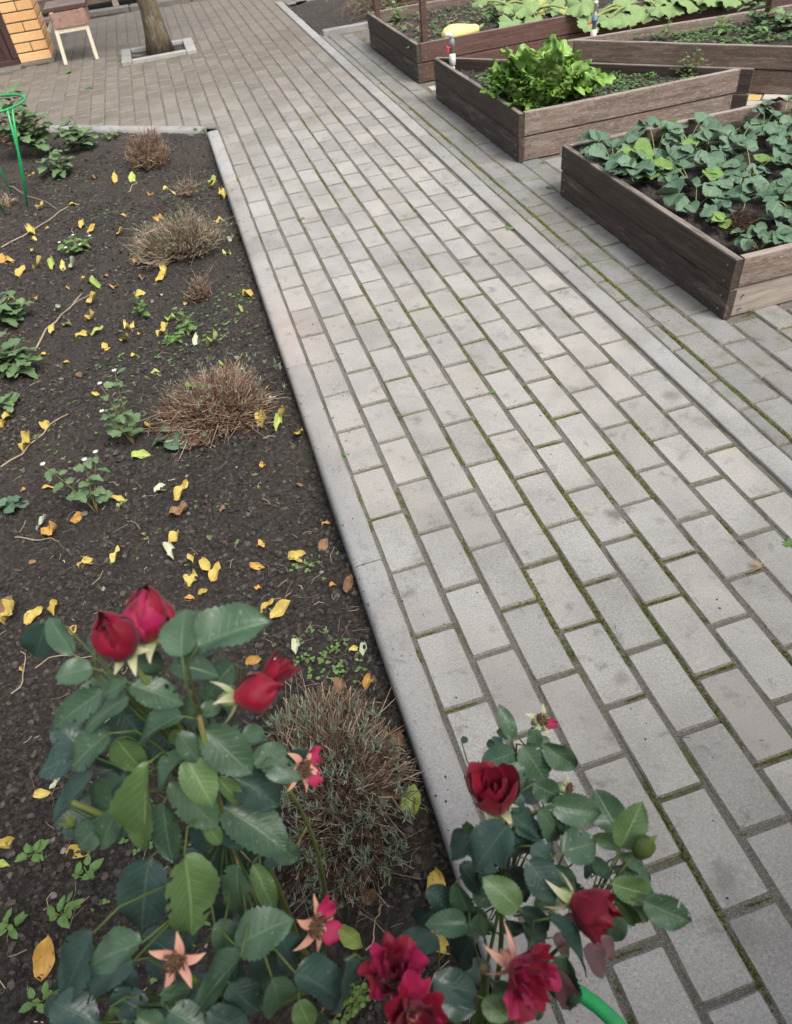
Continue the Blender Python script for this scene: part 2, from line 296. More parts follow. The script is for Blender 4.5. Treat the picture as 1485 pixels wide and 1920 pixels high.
GRL = leafmat('fallen_green_leaf', (0.16, 0.23, 0.045), (0.36, 0.42, 0.11), (0.34, 0.40, 0.18), (0.32, 0.38, 0.14), 0.55, 7, ((0.12, 0.07, 0.02), 80, 0.66, 0.6), 0.3)
PAL = leafmat('fallen_pale_leaf', (0.30, 0.36, 0.24), (0.50, 0.50, 0.36), (0.45, 0.46, 0.35), (0.45, 0.46, 0.34), 0.65, 7, None, 0.25)
TREELEAF = leafmat('tree_leaf', (0.05, 0.10, 0.02), (0.10, 0.16, 0.035), (0.12, 0.17, 0.06), (0.12, 0.18, 0.06), 0.5, 6)

def petalmat(name, a, b, c3):
    m = NM(name); uv = m.xyz(m.uv()); v = uv[1]; P = m.pos()
    c = m.ramp(v, [(0.0, c3), (0.3, a), (1.0, b)]); c = m.mix(0.55, c, m.ramp(m.noise(P, 90, 4, 0.6), [(0.3, 0.55), (0.7, 1.4)]), 'MULTIPLY')
    c = m.mix(m.math('MULTIPLY', m.rand(), 0.35), c, b); m.bump(m.noise(m.vscale(m.uv(), (26, 3, 1)), 3.0, 3), 0.35, 0.0012)
    return m.done(c, 0.55, 0.3, **{'Sheen Weight': 0.06, 'Sheen Roughness': 0.4})
PETAL = petalmat('rose_petal_crimson', (0.25, 0.004, 0.024), (0.165, 0.003, 0.017), (0.34, 0.02, 0.05))
PETAL_DARK = petalmat('rose_petal_dark', (0.115, 0.002, 0.013), (0.15, 0.003, 0.015), (0.22, 0.008, 0.03))
PETAL_PINK = petalmat('rose_petal_pink', (0.37, 0.018, 0.080), (0.25, 0.007, 0.052), (0.50, 0.13, 0.08))
SEPAL = dry('sepal_green', [(0.0, (0.16, 0.22, 0.08)), (0.5, (0.34, 0.36, 0.20)), (1.0, (0.50, 0.46, 0.33))], 0.6)
SEPAL_PINK = dry('sepal_pink', [(0.0, (0.42, 0.18, 0.13)), (0.5, (0.55, 0.28, 0.21)), (1.0, (0.50, 0.33, 0.19))], 0.6)
HEART = dry('spent_flower_heart', [(0.0, (0.045, 0.022, 0.014)), (1.0, (0.21, 0.125, 0.075))], 0.85)
STEM = dry('green_stem', [(0.0, (0.055, 0.085, 0.022)), (0.5, (0.12, 0.15, 0.04)), (1.0, (0.22, 0.085, 0.055))], 0.5)
PETIOLE = dry('leaf_stalk', [(0.0, (0.16, 0.22, 0.07)), (1.0, (0.28, 0.30, 0.12))], 0.55)

m = NM('brick_face'); P = m.pos(); c = m.mix(m.rand(), (0.60, 0.34, 0.15), (0.72, 0.44, 0.21)); c = m.mix(0.4, c, m.ramp(m.noise(P, 30, 4), [(0.3, 0.75), (0.7, 1.15)]), 'MULTIPLY')
m.bump(m.noise(P, 250, 3), 0.3, 0.001); BRICK = m.done(c, 0.7, 0.3)
m = NM('mortar'); P = m.pos(); c = m.ramp(m.noise(P, 150, 3), [(0.3, (0.045, 0.038, 0.032)), (0.7, (0.10, 0.09, 0.08))]); MORTAR = m.done(c, 0.95, 0.1)
m = NM('plinth_concrete'); P = m.pos(); c = m.ramp(m.noise(P, 60, 5, 0.7), [(0.3, (0.105, 0.094, 0.083)), (0.7, (0.215, 0.20, 0.178))]); m.bump(m.noise(P, 200, 4), 0.5, 0.003); PLINTH = m.done(c, 0.95, 0.15)
m = NM('brown_metal'); P = m.pos(); c = m.mix(m.noise(P, 9, 4), (0.045, 0.022, 0.02), (0.075, 0.04, 0.035)); METAL = m.done(c, 0.42, 0.4)
m = NM('cream_paint'); P = m.pos(); c = m.ramp(m.noise(P, 55, 5, 0.7), [(0.3, (0.52, 0.45, 0.33)), (0.55, (0.70, 0.64, 0.50)), (0.72, (0.30, 0.22, 0.15))]); CREAM = m.done(c, 0.65, 0.3)
m = NM('peeling_pink_board'); P = m.pos(); c = m.ramp(m.noise(P, 14, 6, 0.7, 0.5), [(0.3, (0.36, 0.235, 0.19)), (0.52, (0.30, 0.18, 0.14)), (0.66, (0.17, 0.075, 0.045))]); c = m.mix(0.4, c, m.ramp(m.noise(P, 120, 3), [(0.3, 0.7), (0.7, 1.2)]), 'MULTIPLY'); PINKB = m.done(c, 0.75, 0.25)
m = NM('bark'); O = m.objc(); P = m.pos(); b = m.noise(m.vscale(P, (26, 26, 7)), 1.3, 6, 0.7, 0.8)
c = m.ramp(b, [(0.3, (0.045, 0.034, 0.024)), (0.5, (0.11, 0.088, 0.06)), (0.7, (0.24, 0.205, 0.15))]); c = m.mix(m.math('MULTIPLY', m.rng(m.noise(P, 6, 4), 0.5, 0.65), 0.5), c, (0.13, 0.125, 0.035))
m.bump(b, 1.0, 0.012); BARK = m.done(c, 0.9, 0.2)
def plain(name, col, rough=0.4, spec=0.4, n=0.2):
    m = NM(name); c = m.mix(n, col, m.ramp(m.noise(m.pos(), 70, 4), [(0.3, tuple(x * 0.5 for x in col)), (0.7, tuple(min(1, x * 1.3) for x in col))])); return m.done(c, rough, spec)
GREENTUBE = plain('green_plastic', (0.010, 0.27, 0.075), 0.35, 0.5, 0.3); TEALTAPE = plain('teal_connector', (0.03, 0.30, 0.25), 0.4)
PVC = plain('white_pvc', (0.60, 0.58, 0.53), 0.45); VALVE = plain('grey_valve', (0.16, 0.17, 0.18), 0.35, 0.6); REDH = plain('red_handle', (0.60, 0.03, 0.05), 0.4); BLUEH = plain('blue_collar', (0.05, 0.16, 0.32), 0.4)
SQUASHFRUIT = plain('yellow_rind', (0.72, 0.58, 0.22), 0.45, 0.4, 0.15); WHITE = plain('white_petal', (0.75, 0.75, 0.66), 0.6); ROOT = dry('root_tangle', [(0.0, (0.022, 0.014, 0.010)), (0.6, (0.085, 0.052, 0.036)), (1.0, (0.18, 0.12, 0.085))], 0.9)
m = NM('far_earth'); P = m.pos(); c = m.ramp(m.noise(P, 0.8, 6, 0.7), [(0.3, (0.03, 0.026, 0.02)), (0.7, (0.055, 0.055, 0.028))]); EARTH = m.done(c, 0.95, 0.1)

# ------------------------------------------------------------------ ground and paving
A, B = 0.107, 0.2073
g = MB(); g.add([(-150, -150, -0.16), (150, -150, -0.16), (150, 150, -0.16), (-150, 150, -0.16)], [(0, 1, 2, 3)]); prop(g.build('ground', EARTH), kind='structure')

def inset(poly, d):
    n = len(poly); out = []
    for i in range(n):
        p, a, b = Vector(poly[i]), Vector(poly[i - 1]), Vector(poly[(i + 1) % n])
        e1 = (p - a).normalized(); e2 = (b - p).normalized(); n1 = Vector((-e1.y, e1.x)); n2 = Vector((-e2.y, e2.x))
        s = n1 + n2; k = 1 + n1.dot(n2); out.append(tuple(p + s * (d / max(k, 0.35))))
    return out
def paver_geo(mb, poly, seed, z=0.0, rich=True, ch=0.0048, dep=0.0085):
    rn = random.Random(seed); n = len(poly); pts = []
    for i in range(n):
        a, b = Vector(poly[i]), Vector(poly[(i + 1) % n]); L = (b - a).length; d = (b - a).normalized(); nr = Vector((-d.y, d.x)); cr = min(0.005, L * 0.2)
        ts = [cr / L, 1 - cr / L] if not rich else [cr / L] + [k / (int(L / 0.045) + 1) for k in range(1, int(L / 0.045) + 1)] + [1 - cr / L]
        for t in ts: pts.append(tuple(a + (b - a) * t + nr * rn.uniform(-0.0003, 0.0011 if rich else 0.0004)))
    top = inset(pts, ch); k = len(pts)
    vs = [(x, y, z) for x, y in top] + [(x, y, z - dep * 0.55) for x, y in inset(pts, ch * 0.25)] + [(x, y, z - dep * 1.5) for x, y in pts]
    fs = [tuple(range(k))]; mb.add(vs, fs, 0)
    b0 = len(mb.v) - len(vs)
    for r in range(2):
        for i in range(k): j = (i + 1) % k; mb.f.append((b0 + (r + 1) * k + i, b0 + (r + 1) * k + j, b0 + r * k + j, b0 + r * k + i)); mb.m.append(1)
def rect(w, l): return [(-w / 2, -l / 2), (w / 2, -l / 2), (w / 2, l / 2), (-w / 2, l / 2)]
PVAR = {}
def paver_mesh(mat, w=0.100, l=0.2012, k=0, rich=True):
    key = (mat.name, w, l, k, rich)
    if key not in PVAR:
        mb = MB(); paver_geo(mb, rect(w, l), 100 + k, 0, rich); PVAR[key] = mb.mesh('paver', [mat, EDGE])
    return PVAR[key]
def put_paver(parent, x, y, mat, k, rz=0, w=0.100, l=0.2012, jit=1.0, rich=True):
    o = bpy.data.objects.new('paver', paver_mesh(mat, w, l, k % 7, rich)); COL.objects.link(o); o.parent = parent
    o.location = (x + U(-.0012, .0012) * jit, y + U(-.0022, .0022) * jit, U(-.0019, .0016) * jit)
    o.rotation_euler = (U(-.009, .009) * jit, U(-.014, .014) * jit, rz + U(-.005, .005) * jit + (math.pi if RND.random() < .5 else 0)); return o
def clip(poly, a, b, c):      # keep a*x+b*y <= c
    out = []; n = len(poly)
    for i in range(n):
        p, q = poly[i], poly[(i + 1) % n]; dp = a * p[0] + b * p[1] - c; dq = a * q[0] + b * q[1] - c
        if dp <= 0: out.append(p)
        if dp * dq < 0: t = dp / (dp - dq); out.append((p[0] + (q[0] - p[0]) * t, p[1] + (q[1] - p[1]) * t))
    return out
def area(p): return abs(sum(p[i - 1][0] * p[i][1] - p[i][0] * p[i - 1][1] for i in range(len(p)))) / 2
def fillgrid(name, x0, x1, y0, y1, step, mat, zb=-0.0052, amp=0.0028):
    xs = np.arange(x0, x1 + step / 2, step); ys = np.arange(y0, y1 + step / 2, step); X, Y = np.meshgrid(xs, ys)
    Z = zb + amp * ((vnoise(X * 60, Y * 60, 3) - .5) + 1.2 * (vnoise(X * 9, Y * 9, 4) - .5))
    n = len(xs); mb = MB(); mb.v = list(zip(X.ravel(), Y.ravel(), Z.ravel())); k = len(mb.v)
    mb.f = [(j * n + i, j * n + i + 1, (j + 1) * n + i + 1, (j + 1) * n + i) for j in range(len(ys) - 1) for i in range(n - 1)]
    mb.m = [0] * len(mb.f); mb.t = [.5] * k; mb.uv = [(.5, .5)] * k; return mb.build(name, mat, None, True)

YSPLIT = 3.42
path = prop(fillgrid('path', -0.010, 1.086, -2.7, YSPLIT, 0.008, SAND), kind='structure')
n = 0
for c_ in range(1, 11):
    off = 0 if c_ % 2 else 0.5
    for r in range(-13, 17):
        y = (r + off + 0.5) * B
        if y + B / 2 > YSPLIT + 0.12 or y < -2.7: continue
        put_paver(path, (c_ - .5) * A, y, PAVER, RND.randrange(7)); n += 1
# kerb stones
def kerb_stone(parent, p0, p1, w, ztop, rl=0.018, rr=0.004, mat=KERB, depth=0.14, name='kerb_stone'):
    """p0->p1 runs along the right-hand edge; body extends to the left of the direction"""
    p0, p1 = Vector((*p0, 0)), Vector((*p1, 0)); d = (p1 - p0); L = d.length; d.normalize(); nl = Vector((-d.y, d.x, 0))
    prof = [(0, -depth), (0, -rr * 2), (rr, -rr * .6), (rr * 2.2, 0)]
    for k in range(6): a = math.pi / 2 * k / 5; prof.append((w - rl + rl * math.sin(a), -rl + rl * math.cos(a)))
    prof.append((w, -depth)); m = len(prof); ns = max(2, int(L / 0.05)); vs = []; fs = []
    for i in range(ns + 1):
        t = i / ns * L
        for q, (s, z) in enumerate(prof):
            e = 0.0025 if i in (0, ns) and 0 < q < m - 1 else 0
            jz = 0.0006 * math.sin(i * 2.1 + q) if 1 < q < m - 2 else 0
            p = p0 + d * t + nl * (s + (0.0011 * math.sin(i * 1.7 + p0.y * 9) if q < 4 else 0)); vs.append((p.x, p.y, ztop + z - e + jz))
    for i in range(ns):
        for q in range(m - 1): fs.append((i * m + q, (i + 1) * m + q, (i + 1) * m + q + 1, i * m + q + 1))
    fs += [tuple(range(m)), tuple(reversed(range(ns * m, ns * m + m)))]
    mb = MB(); mb.add(vs, fs); o = mb.build(name, mat, parent, True); o.data.set_sharp_from_angle(angle=math.radians(30)); return o
for k in range(-2, 4):
    y0, y1 = -0.772 + k * 1.004, -0.772 + (k + 1) * 1.004 - 0.003
    y1 = min(y1, 3.33)
    if y1 > y0: kerb_stone(path, (-0.003, y0), (-0.003, y1), 0.077, 0.004 + U(-.001, .001))
for k in range(-2, 8):
    y0, y1 = -0.772 + k * 1.03, -0.772 + (k + 1) * 1.03 - 0.003
    kerb_stone(path, (1.158, y0), (1.158, y1), 0.078, 0.007 + U(-.002, .002), rl=0.005)

# courtyard beyond the bed: columns run on, cut along the slanting kerb
K0, K1 = (-0.075, 3.345), (-1.10, 4.10)      # slanting kerb, right-hand (paved) edge
kd = Vector((K1[0] - K0[0], K1[1] - K0[1])).normalized(); kn = Vector((kd.y, -kd.x))   # kn points to the paving side
if kn.y < 0: kn = -kn
kc = kn.x * K0[0] + kn.y * K0[1]
cp_ = clip(clip([(-4.2, 3.3), (1.086, 3.3), (1.086, 8.52), (-4.2, 8.52)], -kn.x, -kn.y, -kc), 0, -1, -3.30)
mb = MB(); mb.add([(x, y, -.0062) for x, y in cp_], [tuple(range(len(cp_)))]); court = prop(mb.build('courtyard', SAND), kind='structure')
mb.v = [(x, y, z - .002) for x, y, z in mb.v]
extra = MB(); cand = []
PLANT = (-0.60, 0.07, 5.70, 6.25)
for c_ in range(-38, 11):
    off = 0 if c_ % 2 else 0.5
    for r in range(14, 42):
        x, y = (c_ - .5) * A, (r + off + .5) * B
        if y - B / 2 < YSPLIT - 0.09 and c_ > 0: continue
        if y > 8.42 or x < -4.1: continue
        full = [(x - .05, y - .1), (x + .05, y - .1), (x + .05, y + .1), (x - .05, y + .1)]
        if x < -1.60 and y > 6.30 or x < -1.20 and y > 6.38: continue
        poly = clip(full, -kn.x, -kn.y, -(kc + 0.004)) if x < 0.1 else full
        if len(poly) < 3 or area(poly) < 0.0012: continue
        if PLANT[0] - .02 < x < PLANT[1] + .02 and PLANT[2] - .06 < y < PLANT[3] + .06: continue
        d = (Vector((x, y, 0)) - CP).length; v = CF.dot(Vector((x, y, 0)) - CP)
        px = PW / 2 + PF * CR.dot(Vector((x, y, 0)) - CP) / v; py = PH / 2 - PF * CU.dot(Vector((x, y, 0)) - CP) / v
        vis = -20 < px < PW + 20 and -20 < py < PH
        cand.append((d if vis else d + 50, x, y, poly, len(poly) == 4 and area(poly) > .0199))
cand.sort(key=lambda q: q[0])
for i, (d, x, y, poly, whole) in enumerate(cand):
    if i < 296:
        if whole: put_paver(court, x, y, PAVER, RND.randrange(7), rich=False)
        else:
            mb = MB(); paver_geo(mb, poly, i, U(-.001, .001), False); mb.build('paver', [PAVER_FAR, EDGE], court)
    else: paver_geo(extra, poly, i, U(-.0012, .0012), False)
prop(extra.build('far_pavers', [PAVER_FAR, EDGE], court), kind='stuff')
Lk = (Vector(K1) - Vector(K0)).length
for a_, b_ in ((0.0, 0.52), (0.523, 1.0), (1.003, 1.6), (1.603, 2.4)):
    p = Vector(K0) + kd * (a_ * Lk); q = Vector(K0) + kd * (b_ * Lk); kerb_stone(court, tuple(p), tuple(q), 0.075, 0.012, rl=0.03)

# side paving right of the right-hand kerb
side = prop(fillgrid('side_paving', 1.150, 3.6, -2.7, 5.42, 0.03, SAND, -0.006, 0.002), kind='structure')
def inbeds(x, y):
    if x > 1.45 and (-0.10 < y < 1.08): return True
    if x > 1.46 and 1.66 < y < 2.9 and x < 2.7 - (y - 1.66) * 1.05: return True
    if x > 1.47 and 3.42 < y < 4.68: return True
    return False
y = -2.6
while y < 5.3:                                    # sliver column cut to fit, irregular lengths
    l = U(0.15, 0.215)
    mb = MB(); paver_geo(mb, rect(0.046, l - 0.008), int(y * 1000), 0, True); o = mb.build('paver', [PAVER_SHADED, EDGE], side); o.location = (1.1875, y + l / 2, U(-.002, .001)); o.rotation_euler.z = U(-.012, .012); y += l
for c_ in range(0, 22):
    x = 1.216 + (c_ + .5) * A; off = 0 if c_ % 2 else 0.5
    for r in range(-13, 26):
        yy = (r + off + .18) * B
        if yy < -2.6 or yy < -1.15 and c_ > 9 or yy > 5.33 or inbeds(x, yy): continue
        if c_ >= 2 and yy > 1.62: continue
        put_paver(side, x, yy, PAVER_SHADED, RND.randrange(7), jit=1.4, rich=yy < 2)
dd = Vector((0.72, -0.69)).normalized(); dn = Vector((dd.y, -dd.x)) * -1
for i in range(-7, 8):                              # diagonal passage between the two three-cornered beds and strip beyond
    for j in range(-2, 6):
        p = Vector((2.62, 2.16)) + dd * (i * 0.206 + (j % 2) * 0.1) + dn * (j * 0.107)
        if 1.45 < p.x < 3.55 and 1.25 < p.y < 3.3 and not inbeds(p.x, p.y): put_paver(side, p.x, p.y, PAVER_PALE, RND.randrange(7), math.atan2(dd.y, dd.x) - math.pi / 2, jit=2, rich=False)
for i in range(0, 9):
    for j in range(0, 4):
        p = (1.55 + i * 0.206 + (j % 2) * .1, 2.995 + j * 0.107)
        if p[0] < 2.4 or p[1] > 3.02: put_paver(side, p[0], p[1], PAVER_PALE, RND.randrange(7), math.pi / 2, jit=2, rich=False)

# moss in the joints
def moss_strip(mb, x0, y0, x1, y1, wid, dens, seed, bias):
    L = math.hypot(x1 - x0, y1 - y0); nn = int(L * dens); rn = random.Random(seed)
    for k in range(nn):
        t = rn.random(); x = x0 + (x1 - x0) * t + rn.gauss(0, wid * .32); y = y0 + (y1 - y0) * t + rn.gauss(0, wid * .1)
        f = float(vnoise(x * 7 + seed, y * 5, 8)) + 0.35 * float(vnoise(x * 40, y * 40, 9)) + bias
        if f < 1.0: continue
        s = rn.uniform(.0012, .0034) * min(1.3, .7 + (f - 1)); z = -.0040 + rn.uniform(-.001, .0018); a = rn.random() * 6.28
        vs = [(x + s * math.cos(a + q * 2.09), y + s * math.sin(a + q * 2.09), z) for q in range(3)] + [(x + rn.uniform(-s, s) * .5, y + rn.uniform(-s, s) * .5, z + s * rn.uniform(.8, 1.5))]
        mb.add(vs, [(0, 1, 3), (1, 2, 3), (2, 0, 3)], 0, min(1, max(0, rn.gauss(.45, .25))))
mo = MB()
for i in range(0, 11):
    b_ = {0: -.1, 1: .0, 2: .10, 3: .22, 4: .38, 5: .36, 6: .30, 7: .16, 8: .08, 9: .0, 10: .10}[i]
    moss_strip(mo, i * A, -2.0, i * A, -.2, .012, 1500, i + 1, b_); moss_strip(mo, i * A, -.2, i * A, 3.3, .011, 700, i + 1, b_ - .06)
for c_ in range(1, 11):
    off = 0 if c_ % 2 else .5; b_ = {1: .12, 2: .02, 3: .12, 4: .28, 5: .30, 6: .30, 7: .25, 8: .10, 9: .1, 10: .08}[c_]
    for r in range(-10, 4): yj = (r + off) * B; moss_strip(mo, (c_ - 1) * A + .006, yj, c_ * A - .006, yj, .009, 1300, c_ * 50 + r, b_ - .03)
prop(mo.build('moss', MOSS, path), kind='stuff')
mo = MB(); moss_strip(mo, 1.216, -.9, 1.216, 3.6, .014, 1700, 77, .42); moss_strip(mo, 1.160, .4, 1.160, 3.4, .010, 900, 78, .30); moss_strip(mo, 1.323, -.9, 1.323, 3, .010, 700, 79, .18)
for r in range(-3, 16): moss_strip(mo, 1.225, (r + .68) * B, 1.318, (r + .68) * B, .009, 900, 300 + r, .22)
prop(mo.build('moss', MOSS, side), kind='stuff')

# ------------------------------------------------------------------ planting bed soil
def soil_z(x, y):
    x = np.asarray(x, float); y = np.asarray(y, float)
    z = -0.050 + .026 * (vnoise(x * 1.9, y * 1.9, 21) - .5) + .026 * (vnoise(x * 7, y * 7, 22) - .5) + .017 * (vnoise(x * 22, y * 22, 23) - .5) + .013 * (vnoise(x * 55, y * 55, 24) - .5) + .010 * (vnoise(x * 120, y * 120, 25) - .5)
    z = z + .028 * np.clip((y - 2.4) / 1.2, 0, 1)
    return z - .018 * np.clip(1 - np.abs(x + .12) / .1, 0, 1)
def sz(x, y): return float(soil_z(x, y))
def gridmesh(name, xs, ys, Z, mat, parent=None):
    X, Y = np.meshgrid(xs, ys); n = len(xs); mb = MB(); mb.v = list(zip(X.ravel().tolist(), Y.ravel().tolist(), Z.ravel().tolist()))
    mb.f = [(j * n + i, j * n + i + 1, (j + 1) * n + i + 1, (j + 1) * n + i) for j in range(len(ys) - 1) for i in range(n - 1)]
    mb.m = [0] * len(mb.f); mb.t = [.5] * len(mb.v); mb.uv = [(.5, .5)] * len(mb.v); return mb.build(name, mat, parent, True)
xs = np.concatenate([np.arange(-3.6, -1.2, .03), np.arange(-1.2, -.070, .0085)]); ys = [-2.8]
while ys[-1] < 5.0: ys.append(ys[-1] + .0075 + .0055 * max(0, ys[-1] + 1.2))
ys = np.array(ys); X, Y = np.meshgrid(xs, ys); Z = soil_z(X, Y)
over = (kn.x * X + kn.y * Y - kc) > -0.02; Z = np.where(over, -0.10, Z)
soil = prop(gridmesh('soil', xs, ys, Z, SOIL), kind='structure')
ICO = []
ph = (1 + 5 ** .5) / 2
IV = np.array([(-1, ph, 0), (1, ph, 0), (-1, -ph, 0), (1, -ph, 0), (0, -1, ph), (0, 1, ph), (0, -1, -ph), (0, 1, -ph), (ph, 0, -1), (ph, 0, 1), (-ph, 0, -1), (-ph, 0, 1)]); IV = IV / np.linalg.norm(IV[0])
IF = [(0, 11, 5), (0, 5, 1), (0, 1, 7), (0, 7, 10), (0, 10, 11), (1, 5, 9), (5, 11, 4), (11, 10, 2), (10, 7, 6), (7, 1, 8), (3, 9, 4), (3, 4, 2), (3, 2, 6), (3, 6, 8), (3, 8, 9), (4, 9, 5), (2, 4, 11), (6, 2, 10), (8, 6, 7), (9, 8, 1)]
def crumbs(name, pts, sizes, mat, parent, seed=5, tints=None):
    rs = np.random.RandomState(seed); n = len(pts); N = 12
    v = IV[None] * (1 + rs.uniform(-.35, .35, (n, N, 1))); q = rs.uniform(.6, 1.2, (n, 1, 3)) * np.array([1, 1, .75])
    a = rs.uniform(0, 6.28, n); ca, sa = np.cos(a)[:, None], np.sin(a)[:, None]; v = v * q
    v = np.stack([v[..., 0] * ca - v[..., 1] * sa, v[..., 0] * sa + v[..., 1] * ca, v[..., 2]], -1) * np.asarray(sizes)[:, None, None] + np.asarray(pts)[:, None, :]
    f = (np.array(IF)[None] + (np.arange(n) * N)[:, None, None]).reshape(-1, 3)
    mb = MB(); mb.v = [tuple(p) for p in v.reshape(-1, 3)]; mb.f = [tuple(x) for x in f.tolist()]; mb.m = [0] * len(mb.f)
    t = rs.uniform(0, .95, n) if tints is None else tints; mb.t = np.repeat(t, N).tolist(); mb.uv = [(.5, .5)] * len(mb.v); return prop(mb.build(name, mat, parent), kind='stuff')
rs = np.random.RandomState(8)
n = 80000; yy = -2.0 + 5.3 * rs.random_sample(n) ** 1.9; xx = -.085 - 1.25 * rs.random_sample(n); keep = (vnoise(xx * 5, yy * 5, 31) + .5 * vnoise(xx * 17, yy * 17, 32)) > .55
keep &= (kn.x * xx + kn.y * yy - kc) < -.10
xx, yy = xx[keep], yy[keep]; ss = .0014 + .0085 * rs.random_sample(len(xx)) ** 6
crumbs('soil_crumbs', np.stack([xx, yy, soil_z(xx, yy) + ss * .35], 1), ss, CRUMB, soil, 6)
n = 260; yy = -1.9 + 4.6 * rs.random_sample(n) ** 1.5; xx = -.1 - 1.1 * rs.random_sample(n); ss = .003 + .007 * rs.random_sample(n) ** 2
crumbs('pebbles', np.stack([xx, yy, soil_z(xx, yy) + ss * .3], 1), ss, PEBBLE, soil, 7)
def litter(name, spots, mat, parent, zf, seed, lo=.01, hi=.05, r=.0009, flat=.25):
    rn = random.Random(seed); mb = MB()
    for x, y in spots:
        L = lo + (hi - lo) * rn.random() ** 2; a = rn.random() * 6.28; z = zf(x, y) + .003 + rn.random() * .006; b = rn.uniform(-flat, flat) * L
        p0 = Vector((x, y, z)); d = Vector((math.cos(a), math.sin(a), 0)) * L; pp = Vector((-d.y, d.x, 0)) * rn.uniform(-.2, .2)
        mb.tube([p0, p0 + d * .5 + pp + Vector((0, 0, abs(b) * .6)), p0 + d + Vector((0, 0, b))], [r * rn.uniform(.6, 1.5)] * 3, 3, 0, min(1, max(0, rn.gauss(.42, .27))), False)
    return prop(mb.build(name, mat, parent), kind='stuff')
sp = []
while len(sp) < 1100:
    y = -2.0 + 5.2 * RND.random() ** 1.5; x = -.09 - 1.25 * RND.random()
    if kn.x * x + kn.y * y - kc < -.1: sp.append((x, y))
litter('plant_litter', sp, STRAW, soil, sz, 3)
sp = [(-.10 - .2 * RND.random(), -1.75 + 1.1 * RND.random()) for _ in range(150)] + [(-.62 - .35 * RND.random(), -1.75 + 1.5 * RND.random()) for _ in range(60)]
litter('plant_litter', sp, STRAW, soil, sz, 4, .02, .08, .0008)


n = 420; xx = -.075 + .19 * rs.random_sample(n) ** 2.2; yy = -1.9 + 4.6 * rs.random_sample(n) ** 1.3; ss = .0009 + .0022 * rs.random_sample(n) ** 3
crumbs('soil_grit', np.stack([xx, yy, np.full(n, .0045)], 1), ss, CRUMB, path, 12)
n = 300; xx = 1.05 * rs.random_sample(n); yy = -1.9 + 4.6 * rs.random_sample(n) ** 1.4; ss = .0008 + .0018 * rs.random_sample(n) ** 3
crumbs('grit', np.stack([xx, yy, np.full(n, .0015)], 1), ss, CRUMB, path, 13)
litter('path_litter', [(1.06 * RND.random(), -1.8 + 4.5 * RND.random() ** 1.3) for _ in range(70)], TWIG, path, lambda x, y: -.003, 14, .006, .025, .0006, .1)
# ------------------------------------------------------------------ buildings and far things
bricks = empty('brick_pillar', (-1.38, 6.62, 0), 'yellow brick gate pillar with dark mortar joints beside the brown gate', 'pillar')
pw, pd = 0.285, 0.46; PX0, PX1, PY0 = -1.525, -1.240, 6.44
mb = MB(); mb.box(((PX0 + PX1) / 2 + 1.38, PY0 + pd / 2 - 6.62, 1.15), (pw - .012, pd - .012, 2.2), 0); mb.build('mortar_core', MORTAR, bricks)
mb = MB(); mb.box(((PX0 + PX1) / 2 + 1.38, PY0 + pd / 2 - 6.62, 0.012), (pw + .03, pd + .05, .03), 0, bev=.005); mb.build('plinth', PLINTH, bricks)
def brick(x0, x1, y0, y1, z0, z1):
    mb = MB(); mb.box((0, 0, 0), (x1 - x0, y1 - y0, z1 - z0), 0, bev=.003); o = mb.build('brick', BRICK, bricks)
    o.location = ((x0 + x1) / 2 + 1.38, (y0 + y1) / 2 - 6.62, (z0 + z1) / 2)
zc = .030
for k in range(27):
    z0, z1 = zc, zc + .068; zc += .078
    if k % 2 == 0: brick(PX0, PX1, PY0, PY0 + .12, z0, z1)
    else: brick(PX0, PX0 + pw / 2 - .004, PY0, PY0 + .12, z0, z1); brick(PX0 + pw / 2 + .004, PX1, PY0, PY0 + .12, z0, z1)
    if k % 2 == 0: brick(PX1 - .12, PX1, PY0 + .128, PY0 + .30, z0, z1); brick(PX1 - .12, PX1, PY0 + .308, PY0 + pd, z0, z1)
    else: brick(PX1 - .12, PX1, PY0 + .128, PY0 + .22, z0, z1); brick(PX1 - .12, PX1, PY0 + .228, PY0 + pd, z0, z1)
    brick(PX0, PX1 - .13, PY0 + pd - .12, PY0 + pd, z0, z1)
gate = empty('metal_gate', (-2.2, 6.47, 0), 'dark brown ribbed metal gate beside the brick pillar', 'gate')
mb = MB(); mb.box((0, .03, 1.03), (1.30, .012, 1.98)); mb.build('sheet', METAL, gate)
for k in range(9):
    mb = MB(); mb.box((-.58 + k * .145, .012, 1.03), (.06, .024, 1.96), bev=.006); mb.build('rib', METAL, gate)
for nm, c_, s_ in (('frame_bar', (0, -.004, .035), (1.33, .05, .06)), ('frame_bar', (0, -.004, 2.03), (1.33, .05, .06)), ('frame_bar', (.645, -.006, 1.03), (.055, .05, 1.92)), ('frame_bar', (-.645, -.006, 1.03), (.055, .05, 1.92))):
    mb = MB(); mb.box(c_, s_, bev=.004); mb.build(nm, METAL, gate)
mb = MB(); mb.box((-2.2, 6.52, 0.008), (1.35, .5, .03), bev=.004); prop(rebase(mb.build('threshold', PLINTH)), kind='structure')

